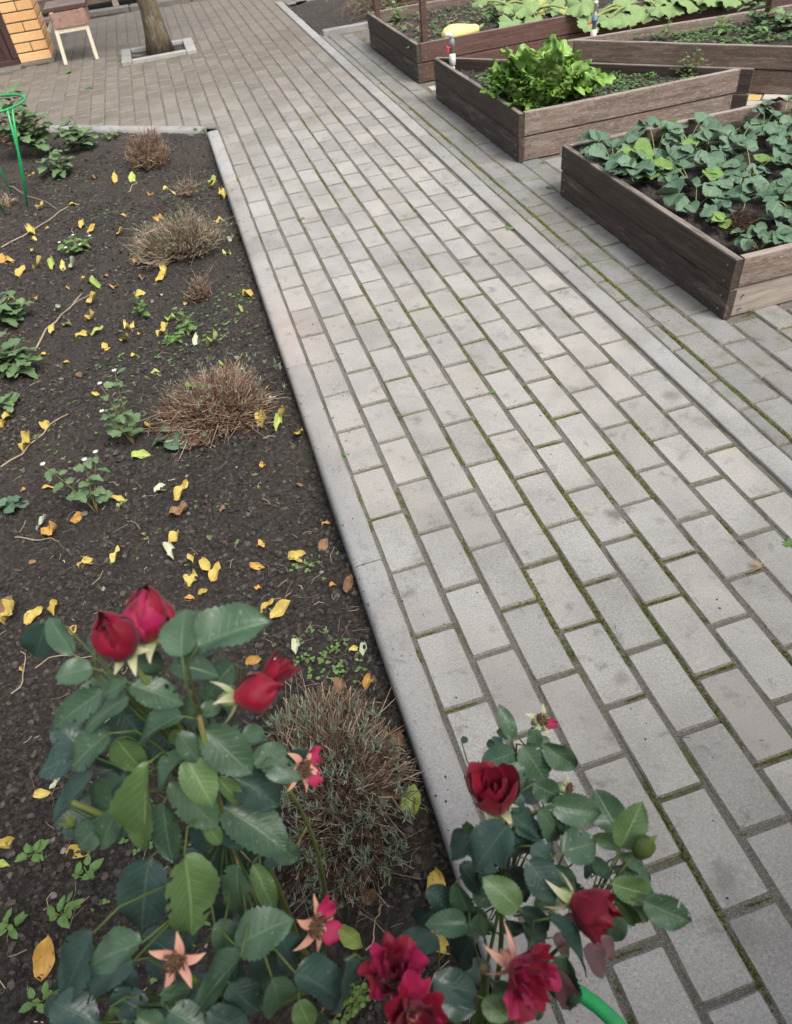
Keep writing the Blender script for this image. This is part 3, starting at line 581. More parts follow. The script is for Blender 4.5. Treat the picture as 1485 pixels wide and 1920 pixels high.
st = empty('old_stool', (-0.95, 6.30, 0), 'old stool with cream legs, peeling pink apron and brown seat', 'stool')
def lbox(nm, a, b, s, mat, par, bev=.003):
    a, b = Vector(a), Vector(b); mb = MB(); d = b - a; L = d.length; mb.box((0, 0, 0), (s[0], s[1], L), bev=bev); o = mb.build(nm, mat, par)
    o.location = (a + b) / 2; o.rotation_mode = 'QUATERNION'; o.rotation_quaternion = Vector((0, 0, 1)).rotation_difference(d); return o
lbox('leg', (-.160, -.125, 0), (-.125, -.115, .41), (.032, .026), CREAM, st); lbox('leg', (.125, -.120, 0), (.135, -.112, .41), (.032, .026), CREAM, st)
lbox('bracket', (-.245, .22, .22), (-.10, .22, .395), (.03, .03), CREAM, st)
for c_, s_, mt, nm in (((0.005, -.135, .335), (.305, .014, .115), PINKB, 'apron'), ((0.005, .31, .335), (.305, .014, .115), PINKB, 'apron'), ((-.148, .088, .335), (.014, .42, .115), PINKB, 'apron'), ((.158, .088, .335), (.014, .42, .115), PINKB, 'apron'), ((0, -.118, .25), (.25, .016, .028), CREAM, 'stretcher')):
    mb = MB(); mb.box(c_, s_, bev=.002); mb.build(nm, mt, st)
mb = MB(); mb.box((0.0, .03, .413), (.37, .20, .034), bev=.004); o = mb.build('seat_board', WOOD_RED, st); o.location = (0, -.06, 0)
mb = MB(); mb.box((0.0, .03, .413), (.37, .23, .034), bev=.004); o = mb.build('seat_board', WOOD_RED, st); o.location = (0, .165, 0)

# tree with its kerbed pit
pit = empty('tree_pit_kerb', ((PLANT[0] + PLANT[1]) / 2, (PLANT[2] + PLANT[3]) / 2, 0), 'low rectangular concrete kerb round the tree foot', 'kerb'); cx, cy = pit.location[:2]
for c_, s_ in (((PLANT[0] + .045, cy), (.09, .56)), ((PLANT[1] - .045, cy), (.09, .56)), ((cx, PLANT[2] + .03), (.485, .055)), ((cx, PLANT[3] - .03), (.485, .055))):
    mb = MB(); mb.box((c_[0] - cx, c_[1] - cy, .0), (s_[0], s_[1], .05), bev=.006); o = mb.build('kerb_stone', KERB, pit); o.location.z = U(-.004, .004)
mb = MB(); xs_ = np.linspace(PLANT[0] + .08, PLANT[1] - .08, 30); ys_ = np.linspace(PLANT[2] + .05, PLANT[3] - .05, 30); Xp, Yp = np.meshgrid(xs_, ys_)
prop(gridmesh('tree_pit_soil', xs_, ys_, -.012 + .02 * vnoise(Xp * 18, Yp * 18, 40), SOIL), kind='structure')
tree = empty('tree', (-0.245, 5.93, 0), 'single tree with rough grey brown bark in a kerbed pit', 'tree')
mb = MB(); pts = []; rad = []
for k in range(15):
    z = k * .17; pts.append((.012 * math.sin(k * .9) - .015 * z, .010 * math.cos(k * 1.3) + .02 * z, z)); rad.append(.088 * (1 - .035 * k) + (.035 if k == 0 else .010 if k == 1 else 0))
mb.tube(pts, rad, 18); TR = MB(); rn = random.Random(4)
vv = []
for p in mb.v:
    a = math.atan2(p[1], p[0]); f = 1 + .07 * math.sin(a * 5 + p[2] * 6) + rn.uniform(-.03, .03); vv.append((p[0] * f, p[1] * f, p[2]))
mb.v = vv; mb.build('trunk', BARK, tree, True)
limb = MB(); crown = MB()
for k in range(11):
    a = k * 2.4; l = rn.uniform(.9, 1.5); p0 = Vector((0, 0, 1.9 + .05 * k)); d = Vector((math.cos(a), math.sin(a), rn.uniform(.25, .9))); p1 = p0 + d * l * .5 + Vector((0, 0, .1)); p2 = p0 + d * l + Vector((0, 0, .15))
    limb.tube([p0, p1, p2], [.04, .025, .008], 6)
    for q in range(210):
        t = rn.random() ** .6; b = p0 + (p2 - p0) * t + Vector((rn.gauss(0, .22), rn.gauss(0, .22), rn.gauss(0, .18)))
        ax = Vector((rn.gauss(0, 1), rn.gauss(0, 1), rn.gauss(0, .6))).normalized(); sd_ = ax.orthogonal().normalized(); L = rn.uniform(.06, .10)
        crown.add([b, b + ax * L * .5 + sd_ * L * .28, b + ax * L, b + ax * L * .5 - sd_ * L * .28], [(0, 1, 2, 3)], 0, rn.random(), [(.5, 0), (1, .5), (.5, 1), (0, .5)])
limb.build('limbs', BARK, tree, True); prop(crown.build('crown', TREELEAF, tree), kind='stuff')

# far edge: concrete kerb, gravel strip, low timber deck
fk = empty('far_edging', (-.2, 8.5, 0), 'rough concrete edging strip along the back of the courtyard', 'edging')
for k in range(4):
    mb = MB(); mb.box((-1.35 + k * .72, .16 - .13 * (k * .72 - .6), .01), (.715, .11, .09), rz=-.13, bev=.012); mb.build('kerb_stone', PLINTH, fk)
mb = MB(); mb.box((-.9, 9.3, -.01), (3.6, 1.5, .03)); prop(rebase(mb.build('gravel_strip', SOIL)), kind='structure')
pt = [(-1.6 + 1.9 * RND.random(), 8.62 + .35 * RND.random(), .012) for _ in range(500)]; crumbs('gravel', pt, [U(.006, .02) for _ in pt], PEBBLE, bpy.data.objects['gravel_strip'], 9)
for v in [bpy.data.objects['gravel']]: v.matrix_parent_inverse = Matrix.Translation(-Vector(bpy.data.objects['gravel_strip'].location))
deck = empty('timber_deck', (-.75, 9.0, 0), 'low brown timber deck raised on stubby posts behind the stool', 'deck')
for k in range(5):
    mb = MB(); mb.box((0, -.1 + k * .125, .20), (1.9, .118, .03), bev=.003); mb.build('plank', WOOD_MID, deck)
mb = MB(); mb.box((0, -.175, .15), (1.9, .03, .12), bev=.003); mb.build('fascia', WOOD_MID, deck)
for x_ in (-.5, .13, .8):
    mb = MB(); mb.box((x_, -.19, .06), (.07, .05, .16), bev=.004); mb.build('post', WOOD_PALE, deck)

# ------------------------------------------------------------------ raised beds
def board(par, p0, p1, z0, z1, th, mat, inset_=0.0):
    """vertical board on the line p0->p1, thickness to the left of the direction"""
    p0, p1 = Vector((*p0, 0)), Vector((*p1, 0)); d = p1 - p0; L = d.length; d.normalize(); nl = Vector((-d.y, d.x, 0)); nseg = 14; vs = []; fs = []
    rn = random.Random(int(p0.x * 997 + z0 * 7919 + p1.y * 313)); bow = rn.uniform(-.003, .003)
    for i in range(nseg + 1):
        t = i / nseg; x = -L / 2 + L * t; b = bow * math.sin(t * math.pi); r = .0035; j = rn.uniform(-.0008, .0008); ht = (z1 - z0) / 2
        for yq, zq in ((r, -ht), (0, -ht + r), (0, ht - r + j), (r, ht + j), (th - r, ht + j), (th, ht - r + j), (th, -ht + r), (th - r, -ht)): vs.append((x, yq + b + inset_, zq))
    for i in range(nseg):
        for k in range(8): fs.append((i * 8 + k, (i + 1) * 8 + k, (i + 1) * 8 + (k + 1) % 8, i * 8 + (k + 1) % 8))
    fs += [tuple(range(8)), tuple(reversed(range(nseg * 8, nseg * 8 + 8)))]
    mb = MB(); mb.add(vs, [tuple(reversed(f)) for f in fs]); o = mb.build('board', mat, par)
    c = (p0 + p1) / 2; o.location = (c.x - par.location.x, c.y - par.location.y, (z0 + z1) / 2); o.rotation_euler.z = math.atan2(d.y, d.x); return o
def scr(e, p0, p1, top):
    a, b = Vector((*p0, 0)), Vector((*p1, 0)); d = (b - a).normalized(); nr = Vector((d.y, -d.x, 0)); mb = MB()
    for t in (.035, (b - a).length - .035):
        for z in (.03, .08, top - .085, top - .03):
            c = a + d * t + nr * .0005; c.z = z; mb.tube([c - nr * .004, c + nr * .0012], [.0042, .0036], 8)
    o = mb.build('screw_heads', VALVE, None); o.parent = e; o.matrix_parent_inverse = Matrix.Translation(-Vector(e.location)); prop(o, kind='stuff')
def bed(name, label, edges, top, loc):
    e = empty(name, (*loc, 0), label, 'raised bed', 'timber raised beds along the path')
    for p0, p1, mu, ml, dl in edges:
        scr(e, p0, p1, top)
        board(e, p0, p1, top / 2 + .002 + .004, top, .03, mu); board(e, p0, p1, 0.0, top / 2, .03, ml, dl)
    return e
def insoil(name, poly, ztop, par, seed, step=.02, amp=.02):
    xs_ = [p[0] for p in poly]; ys_ = [p[1] for p in poly]; X_ = np.arange(min(xs_), max(xs_) + step, step); Y_ = np.arange(min(ys_), max(ys_) + step, step)
    def f(x, y): return ztop + amp * (vnoise(x * 6, y * 6, seed) - .5) + amp * .8 * (vnoise(x * 25, y * 25, seed + 1) - .5) + amp * .4 * (vnoise(x * 70, y * 70, seed + 2) - .5)
    mb = MB(); idx = {}
    def inside(x, y):
        n_ = len(poly); return all((poly[(i + 1) % n_][0] - poly[i][0]) * (y - poly[i][1]) - (poly[(i + 1) % n_][1] - poly[i][1]) * (x - poly[i][0]) >= -step * .6 for i in range(n_))
    for j, y in enumerate(Y_):
        for i, x in enumerate(X_): 
            if inside(x, y): idx[(i, j)] = len(mb.v); mb.v.append((x, y, float(f(x, y))))
    for (i, j), a in idx.items():
        if (i + 1, j) in idx and (i, j + 1) in idx and (i + 1, j + 1) in idx: mb.f.append((a, idx[(i + 1, j)], idx[(i + 1, j + 1)], idx[(i, j + 1)])); mb.m.append(0)
    mb.t = [.5] * len(mb.v); mb.uv = [(.5, .5)] * len(mb.v); o = mb.build('soil', SOIL, None, True)
    o.parent = par; o.matrix_parent_inverse = Matrix.Translation(-Vector(par.location)); return o, (lambda x, y: float(f(x, y))), inside
X0 = 1.413
# strawberry bed (nearest)
b4 = bed('raised_bed', 'square raised bed of dark boards full of strawberry plants', [((X0, 1.132), (X0, -.146), WOOD_DARK, WOOD_LOW, .004), ((X0 + .033, -.146), (2.82, -.146), WOOD_WORN, WOOD_PALE, .008), ((2.82, -.113), (2.82, 1.132), WOOD_MID, WOOD_MID, .004), ((2.787, 1.134), (X0 + .033, 1.134), WOOD_WORN, WOOD_MID, .004)], .220, (2.1, .49))
s4, z4, in4 = insoil('soil', [(X0 + .03, -.115), (2.79, -.115), (2.79, 1.10), (X0 + .03, 1.10)], .165, b4, 51)
# chard bed, three-cornered
b3 = bed('raised_bed', 'three-cornered raised bed with a big leafy chard plant', [((X0, 2.965), (X0, 1.620), WOOD_DARK, WOOD_LOW, .004), ((X0 + .033, 1.622), (2.665, 1.606), WOOD_WORN, WOOD_WORN, .006), ((2.715, 1.580), (X0 + .036, 2.985), WOOD_DARK, WOOD_DARK, .004)], .232, (1.9, 2.1))
s3, z3, in3 = insoil('soil', [(X0 + .03, 1.652), (2.60, 1.64), (X0 + .03, 2.93)], .180, b3, 61)
# weedy bed, three-cornered
p20 = at(1066, 76, .235); p21 = at(1485, 89, .235); dd_ = (p21 - p20); q21 = p20 + dd_ * 1.55; p22 = at(1485, 8, .235); q22 = p20 + (p22 - p20) * 1.1
b2 = bed('raised_bed', 'pointed raised bed with low weeds and one short peg', [((p20.x + .03, p20.y - .02), (q21.x, q21.y), WOOD_MID, WOOD_MID, .004), ((q21.x, q21.y), (q22.x, q22.y), WOOD_MID, WOOD_MID, .004), ((q22.x, q22.y), (p20.x, p20.y + .02), WOOD_WORN, WOOD_MID, .004)], .235, (p20.x + .9, p20.y - .4))
s2, z2, in2 = insoil('soil', [(p20.x + .12, p20.y - .05), (q21.x - .02, q21.y + .05), (q22.x - .04, q22.y - .04)], .185, b2, 71)
# squash bed
b1 = bed('raised_bed', 'long reddish raised bed with squash plants and two posts', [((1.430, 4.700), (1.430, 3.385), WOOD_DARK, WOOD_LOW, .004), ((1.463, 3.385), (4.5, 3.385), WOOD_RED, WOOD_RED, .004), ((4.5, 3.41), (4.5, 4.70), WOOD_MID, WOOD_MID, .004), ((4.467, 4.702), (1.463, 4.702), WOOD_MID, WOOD_MID, .004)], .232, (2.9, 4.04))
s1, z1, in1 = insoil('soil', [(1.46, 3.415), (4.47, 3.415), (4.47, 4.67), (1.46, 4.67)], .165, b1, 81, .03, .03)
def bedcrumbs(par, fz, inside, x0, x1, y0, y1, n, seed):
    r_ = random.Random(seed); pt = []
    while len(pt) < n:
        x, y = r_.uniform(x0, x1), r_.uniform(y0, y1)
        if inside(x, y): pt.append((x, y, fz(x, y) + .002))
    o = crumbs('soil_crumbs', pt, [.003 + .012 * r_.random() ** 2.5 for _ in pt], CRUMB, par, seed); o.matrix_parent_inverse = Matrix.Translation(-Vector(par.location))
bedcrumbs(b4, z4, in4, 1.45, 2.75, -.1, 1.1, 900, 1); bedcrumbs(b3, z3, in3, 1.45, 2.6, 1.66, 2.9, 500, 2); bedcrumbs(b2, z2, in2, 2.5, 4, 1.6, 2.9, 400, 3); bedcrumbs(b1, z1, in1, 1.5, 3.0, 3.45, 4.6, 700, 4)
for px, py, nm in ((797, 86, 'brown timber post at the near corner of the squash bed'), (708, 33, 'brown timber post at the far corner of the squash bed')):
    p = at(px, py, .19); mb = MB(); mb.box((p.x, p.y, .97), (.040, .040, 1.60), bev=.003); prop(rebase(mb.build('timber_post', WOOD_RED)), nm, 'post')
p = at(1440, 40, .19); mb = MB(); mb.box((p.x, p.y, .255), (.05, .05, .17), bev=.004); prop(rebase(mb.build('timber_peg', WOOD_RED)), 'short brown timber peg standing in the weedy bed', 'peg')
def standpipe(px, py, zb, h, lab, handle, hm):
    p = at(px, py, zb); e = empty('standpipe', (p.x, p.y, 0.02), lab, 'water pipe')
    mb = MB(); mb.tube([(0, 0, 0), (0, 0, h)], .013, 12); mb.build('pipe', PVC, e, True)
    mb = MB(); mb.tube([(0, 0, h - .05), (0, 0, h - .045), (0, 0, h + .01), (0, 0, h + .015)], [.013, .020, .020, .013], 12); mb.build('coupling', PVC, e, True)
    mb = MB(); mb.tube([(0, 0, h + .012), (0, 0, h + .05), (0, 0, h + .055), (0, 0, h + .085), (0, 0, h + .09), (0, 0, h + .11)], [.013, .013, .018, .018, .012, .012], 10); mb.build('valve', VALVE, e, True)
    if handle:
        mb = MB(); mb.tube([(0, 0, h + .10), (-.012, -.004, h + .118), (-.045, -.01, h + .12)], [.014, .014, .012], 10); mb.build('spout', PVC, e, True)
        mb = MB(); mb.box((-.035, -.015, h + .045), (.012, .026, .030), bev=.003); mb.tube([(0, -.006, h + .05), (-.036, -.012, h + .05)], .004, 6); mb.build('handle', REDH, e)
    else:
        mb = MB(); mb.tube([(0, 0, h + .055), (0, 0, h + .075)], .0195, 10); mb.build('collar', BLUEH, e, True)
        mb = MB(); mb.box((-.03, 0, h + .05), (.04, .006, .008)); mb.build('handle', REDH, e)
        mb = MB(); mb.tube([(0, 0, h + .11), (0, 0, h + .15), (0, 0, h + .152), (0, 0, h + .165)], [.011, .011, .015, .013], 8); mb.build('cap', PVC, e, True)
standpipe(849, 128, .19, .235, 'white standpipe with grey valve and red handle by the chard bed', True, None)
standpipe(1112, 72, .20, .215, 'white standpipe with a blue collar at the tip of the weedy bed', False, None)
# soil patch beyond the squash bed with its kerb
xs_ = np.arange(1.18, 3.2, .03); ys_ = np.arange(5.47, 7.25, .03); Xp, Yp = np.meshgrid(xs_, ys_)
prop(gridmesh('soil_patch', xs_, ys_, -.02 + .05 * (vnoise(Xp * 5, Yp * 5, 90) - .5) + .03 * (vnoise(Xp * 20, Yp * 20, 91) - .5), SOIL), kind='structure')
pk = empty('patch_edging', (1.9, 5.42, 0), 'thin grey concrete edging below the bare soil patch', 'edging')
for k in range(2):
    mb = MB(); mb.box((-.30 + k * .84, 0, .005), (.835, .06, .075), bev=.008); mb.build('kerb_stone', KERB, pk)
far = prop(fillgrid('far_paving', 1.07, 3.6, 7.30, 8.8, .05, SAND, -.006, .001), kind='structure')
mb = MB()
for c_ in range(12, 34):
    for r in range(35, 42):
        x, y = (c_ - .5) * A, (r + (.5 if c_ % 2 else 0) + .5) * B; paver_geo(mb, [(x - .05, y - .1), (x + .05, y - .1), (x + .05, y + .1), (x - .05, y + .1)], c_ * 50 + r, U(-.001, .001), False)
prop(mb.build('far_pavers', [PAVER_FAR, EDGE], far), kind='stuff')
def arch(mb, p0, d, L, r, rn, droop=.5, nseg=5, n=4, t0=.3, t1=.8):
    pts = []; rad = []; tt = []
    for k in range(nseg + 1):
        s = k / nseg; pts.append(p0 + d * (L * s) + Vector((0, 0, -droop * L * s * s)) + Vector((rn.gauss(0, .012), rn.gauss(0, .012), rn.gauss(0, .006))) * (L * 2 * s)); rad.append(r * (1 - .75 * s)); tt.append(t0 + (t1 - t0) * s)
    mb.tube(pts, rad, n, 0, tt, False); return pts
for (cx_, cy_, nm, sd_) in ((1.95, 5.95, 'tangled bare twiggy shrub behind the squash bed', 5), (2.55, 5.35, 'sprawling dry bramble beyond the squash bed posts', 9)):
    e = empty('twiggy_shrub', (cx_, cy_, 0), nm, 'shrub'); rn = random.Random(sd_); mb = MB(); lf = MB()
    for k in range(85):
        a = rn.random() * 6.28; d = Vector((math.cos(a), math.sin(a), rn.uniform(.25, 1.4))).normalized(); pts = arch(mb, Vector((rn.gauss(0, .1), rn.gauss(0, .1), 0)), d, rn.uniform(.35, .9), .0055, rn, rn.uniform(.2, .8), 6, 4, .25, .75)
        for q in range(3):
            p = rn.choice(pts[2:]); ax = Vector((rn.gauss(0, 1), rn.gauss(0, 1), rn.gauss(0, .5))).normalized(); arch(mb, p, ax, rn.uniform(.06, .2), .002, rn, .3, 2, 3, .4, .9)
            if rn.random() < .55:
                b = p + ax * .05; s = rn.uniform(.02, .04); o_ = ax.orthogonal().normalized() * s * .45; lf.add([b, b + ax * s * .5 + o_, b + ax * s, b + ax * s * .5 - o_], [(0, 1, 2, 3)], 0, rn.random(), [(.5, 0), (1, .5), (.5, 1), (0, .5)])
    mb.build('stems', TWIG, e); prop(lf.build('leaves', WEED, e), kind='stuff')


# added unseen building behind the viewpoint, there only to shade the near path
hs_ = empty('shade_blocker', (.2, -4.6, 0), 'added unseen brick building with eaves that shades the near path', 'shade_blocker')
mb = MB(); mb.box((0, 0, 1.45), (7.0, 1.6, 2.9)); mb.build('shade_blocker_wall', BRICK, hs_)
mb = MB(); mb.add([(-3.9, 1.45, 2.75), (3.9, 1.45, 2.75), (3.9, -1.2, 3.7), (-3.9, -1.2, 3.7), (-3.9, 1.45, 2.69), (3.9, 1.45, 2.69), (3.9, -1.2, 3.64), (-3.9, -1.2, 3.64)], [(0, 1, 2, 3), (7, 6, 5, 4), (4, 5, 1, 0), (6, 7, 3, 2), (5, 6, 2, 1), (7, 4, 0, 3)]); mb.build('shade_blocker_roof', METAL, hs_)
mb = MB(); mb.box((-.9, .81, 1.0), (.95, .05, 2.0), bev=.005); mb.build('shade_blocker_door', METAL, hs_)
mb = MB(); mb.box((1.2, .81, 1.4), (1.2, .05, 1.2), bev=.005); mb.build('shade_blocker_window', CREAM, hs_)
# ------------------------------------------------------------------ leaf shapes
def wprof(kind, v):
    if kind == 'ovate': return max(0.0, math.sin(math.pi * v ** .82)) ** .72 * (1 if v < .97 else .6)
    if kind == 'rose': return max(0.0, math.sin(math.pi * v ** .92)) ** .56 * (1 if v < .96 else .75)
    if kind == 'round': return max(0.0, math.sin(math.pi * v ** .92)) ** .52
    if kind == 'lance': return max(0.0, math.sin(math.pi * v ** .75)) ** 1.0
    if kind == 'chard': return max(.10, max(0.0, math.sin(math.pi * max(0, (v - .18) / .82) ** .8)) ** .6) if v < .985 else .12
    if kind == 'lobed': return max(0.0, math.sin(math.pi * v ** .85)) ** .6 * (.66 + .34 * abs(math.sin(v * math.pi * 2.6 + .4)))
    return 1
def leaf(mb, kind, nl=8, nw=3, ratio=.7, fold=.15, droop=.15, wave=.04, serr=.08, seed=0, T=None, tint=.5, mat=0, hole=0):
    """unit-length leaf along +Y, normal +Z"""
    rn = random.Random(seed); vs = []; uvs = []; fs = []; tw = rn.uniform(-.25, .25); ph_ = rn.random() * 6
    for i in range(nl + 1):
        v = i / nl; wd = wprof(kind, v) * ratio / 2
        for j in range(-nw, nw + 1):
            u = j / nw; e = 1 - (serr if abs(j) == nw and i % 2 else 0); x = u * wd * e
            z = fold * abs(u) * wd * 2 - droop * v * v + wave * math.sin(v * 9 + ph_ + u * 2.2) * abs(u) + tw * u * wd * v
            vs.append((x, v - (.03 * abs(u) if 0 < i < nl else 0), z)); uvs.append((.5 + u * .5, v))
    m = 2 * nw + 1
    for i in range(nl):
        for j in range(m - 1): fs.append((i * m + j, i * m + j + 1, (i + 1) * m + j + 1, (i + 1) * m + j))
    if hole:
        fs = [f for k, f in enumerate(fs) if not (k % (m - 1) in (0, 1, m - 2) and rn.random() < .12 * hole)]
    if T is not None: vs = [tuple(T @ Vector(p)) for p in vs]
    mb.add(vs, fs, mat, tint, uvs)
def leafset(name, mat, n, kind, **kw):
    out = []
    for k in range(n):
        mb = MB(); rn = random.Random(k * 7 + len(name)); k2 = dict(kw)
        for q in ('fold', 'droop', 'wave'):
            if q in k2: k2[q] = k2[q] * rn.uniform(.3, 1.7) * (-1 if q == 'droop' and rn.random() < .15 else 1)
        leaf(mb, kind, seed=k + 3, **k2); out.append(mb.mesh(name, mat, True))
    return out
RL = {m_.name: leafset('leaf', m_, 8, 'rose', nl=24, nw=3, ratio=.70, fold=.22, droop=.22, wave=.045, serr=.10) for m_ in (ROSELEAF, ROSELEAF_DARK, ROSELEAF_LIGHT, ROSELEAF_PURPLE)}
for m_ in (ROSELEAF, ROSELEAF_DARK): RL[m_.name] += leafset('leaf', m_, 3, 'rose', nl=24, nw=4, ratio=.70, fold=.18, droop=.25, wave=.05, serr=.10, hole=.6)
RLH = leafset('leaf', ROSELEAF_LIGHT, 2, 'rose', nl=20, nw=4, ratio=.68, fold=.12, droop=.2, wave=.04, serr=.05, hole=1)

# ------------------------------------------------------------------ roses
def petal_mesh(R, H, spread, flare, mat, seed, wav=.05):
    rn = random.Random(seed); mb = MB(); vs = []; uvs = []; fs = []; ns, nt_ = 10, 9; ph_ = rn.random() * 6
    for i in range(nt_ + 1):
        t = i / nt_; r = R * (.28 + .72 * math.sin(min(1.0, t * 1.15) * math.pi / 2)) * (1 - (.22 if flare > 0 else .42) * (1 - flare) * t ** 3) + R * flare * .55 * t ** 5
        wd = spread * (.55 + .45 * math.sin(math.pi * min(1, t * .62 + .2))) * (1 if t < .9 else .92)
        for j in range(ns + 1):
            s = j / ns * 2 - 1; a = s * wd; rr = r * (1 + wav * math.sin(s * 4 + ph_) * t); z = H * t * (1 - .20 * s * s * t) + H * wav * .9 * math.sin(s * 6 + ph_ * 2) * t ** 3 + H * rn.uniform(-.05, .04) * (i == nt_) * (wav > .08)
            vs.append((rr * math.cos(a), rr * math.sin(a), z)); uvs.append((s * .5 + .5, t))
    for i in range(nt_):
        for j in range(ns): q = i * (ns + 1) + j; fs.append((q, q + 1, q + ns + 2, q + ns + 1))
    mb.add(vs, fs, 0, .5, uvs); return mb.mesh('petal', mat, True)
def sepal_geo(mb, L, W, a, up, mat, seed, curl=.3):
    rn = random.Random(seed); d = Vector((math.cos(a), math.sin(a), 0)); s = Vector((-d.y, d.x, 0)); vs = []; fs = []; ts = []; nn = 7
    for i in range(nn + 1):
        t = i / nn; wd = W * (math.sin(math.pi * (.18 + .82 * t)) ** .9 if t < 1 else 0) * (1 - .45 * t); p = d * (L * t * (1 - .15 * t)) + Vector((0, 0, up * L * t - curl * L * t * t)) + s * (.10 * L * math.sin(t * 3 + seed))
        vs += [p - s * wd + Vector((0, 0, wd * .35)), p, p + s * wd + Vector((0, 0, wd * .35))]; ts += [t, t * .8, t]
    for i in range(nn):
        for j in range(2): q = i * 3 + j; fs.append((q, q + 1, q + 4, q + 3))
    mb.add(vs, fs, mat, ts)
def axisM(axis, loc, s=1.0, roll=0.0):
    q = Vector((0, 0, 1)).rotation_difference(Vector(axis).normalized()); return Matrix.Translation(Vector(loc)) @ q.to_matrix().to_4x4() @ Matrix.Rotation(roll, 4, 'Z') @ Matrix.Scale(s, 4)
def child(name, me, parent, local):
    o = bpy.data.objects.new(name, me); COL.objects.link(o); o.parent = parent; o.matrix_local = local; return o
def bloom(bush, loc, axis, R, H, layers, mats, seed, sep=SEPAL, sepup=.35, name='rose_bloom', wav=.05):
    """layers: (count, radius factor, height factor, spread, flare)"""
    rn = random.Random(seed); mb = MB(); mb.tube([(0, 0, -.016), (0, 0, -.010), (0, 0, -.002), (0, 0, .004)], [.003, .0065, .0075, .004], 9, 0, .1)
    for k in range(5): sepal_geo(mb, R * rn.uniform(.95, 1.4), R * .24, k * 1.257 + rn.uniform(-.2, .2), sepup + rn.uniform(-.3, .3), 0, seed + k, .55)
    me = mb.mesh(name, sep, True); ml = Matrix.Translation(-Vector(bush.location)) @ axisM(axis, loc); b = child(name, me, bush, ml); q = 0
    for n_, rf, hf, sp_, fl in layers:
        a0 = rn.random() * 6
        for k in range(n_):
            pm = petal_mesh(R * rf * rn.uniform(.93, 1.07), H * hf * rn.uniform(.9, 1.08), sp_, fl * rn.uniform(.6, 1.3), mats[q % len(mats)], seed * 31 + q, wav); q += 1
            child('petal', pm, b, Matrix.Rotation(a0 + k * 6.283 / n_ + rn.uniform(-.2, .2), 4, 'Z') @ Matrix.Rotation(rn.uniform(-.1, .1), 4, 'Y'))
    return b
BUD = [(2, .45, .98, 1.6, -.6), (3, .76, 1.04, 1.35, -.5), (3, 1.0, 1.0, 1.35, -.35), (2, 1.06, .82, 1.0, -.1)]
OPEN = [(3, .30, .92, 1.5, -.2), (4, .55, .98, 1.0, .1), (5, .82, .95, .85, .35), (5, 1.05, .85, .8, .7)]
RAG = [(4, .45, .95, .9, .2), (5, .7, 1.0, .75, .5), (6, .95, .8, .7, 1.0)]
CUP = [(3, .40, .85, 1.3, 0), (4, .75, .98, .95, .15), (5, 1.0, 1.0, .85, .4)]
def spent(bush, loc, axis, s, seed, petals=0, sepm=SEPAL_PINK, name='spent_flower'):
    rn = random.Random(seed); mb = MB()
    for k in range(5): sepal_geo(mb, s, s * .17, k * 1.257 + rn.uniform(-.12, .12), .12 + rn.uniform(-.2, .25), 0, seed + k, .15)
    mb.tube([(0, 0, -.014), (0, 0, -.006), (0, 0, .001)], [.0028, .006, .0075], 8, 0, .3)
    b = child(name, mb.mesh(name, sepm, True), bush, Matrix.Translation(-Vector(bush.location)) @ axisM(axis, loc))
    h = MB()
    for k in range(90):
        a = rn.random() * 6.28; r = s * .27 * math.sqrt(rn.random()); p = Vector((r * math.cos(a), r * math.sin(a), .001)); h.tube([p, p * 1.35 + Vector((rn.gauss(0, .001), rn.gauss(0, .001), s * rn.uniform(.12, .24)))], [.0005, .0007], 3, 0, rn.random())
    h.tube([(0, 0, 0), (0, 0, .003), (0, 0, .005)], [s * .25, s * .22, s * .08], 10, 0, .3); child('flower_heart', h.mesh('flower_heart', HEART), b, Matrix.Identity(4))
    for k in range(petals):
        pm = petal_mesh(s * .42, s * .62, .9, .5, PETAL_PINK, seed * 17 + k, .16); child('petal', pm, b, Matrix.Rotation(-.5 + k * 1.3, 4, 'Z') @ Matrix.Translation((s * .12, 0, 0)) @ Matrix.Rotation(.5, 4, 'Y'))
    return b
def mid_pts(p0, p1, sag, n=6, side=Vector((0, 0, 0))):
    return [p0 + (p1 - p0) * (k / n) + (Vector((0, 0, -sag)) + side) * math.sin(math.pi * k / n) for k in range(n + 1)]
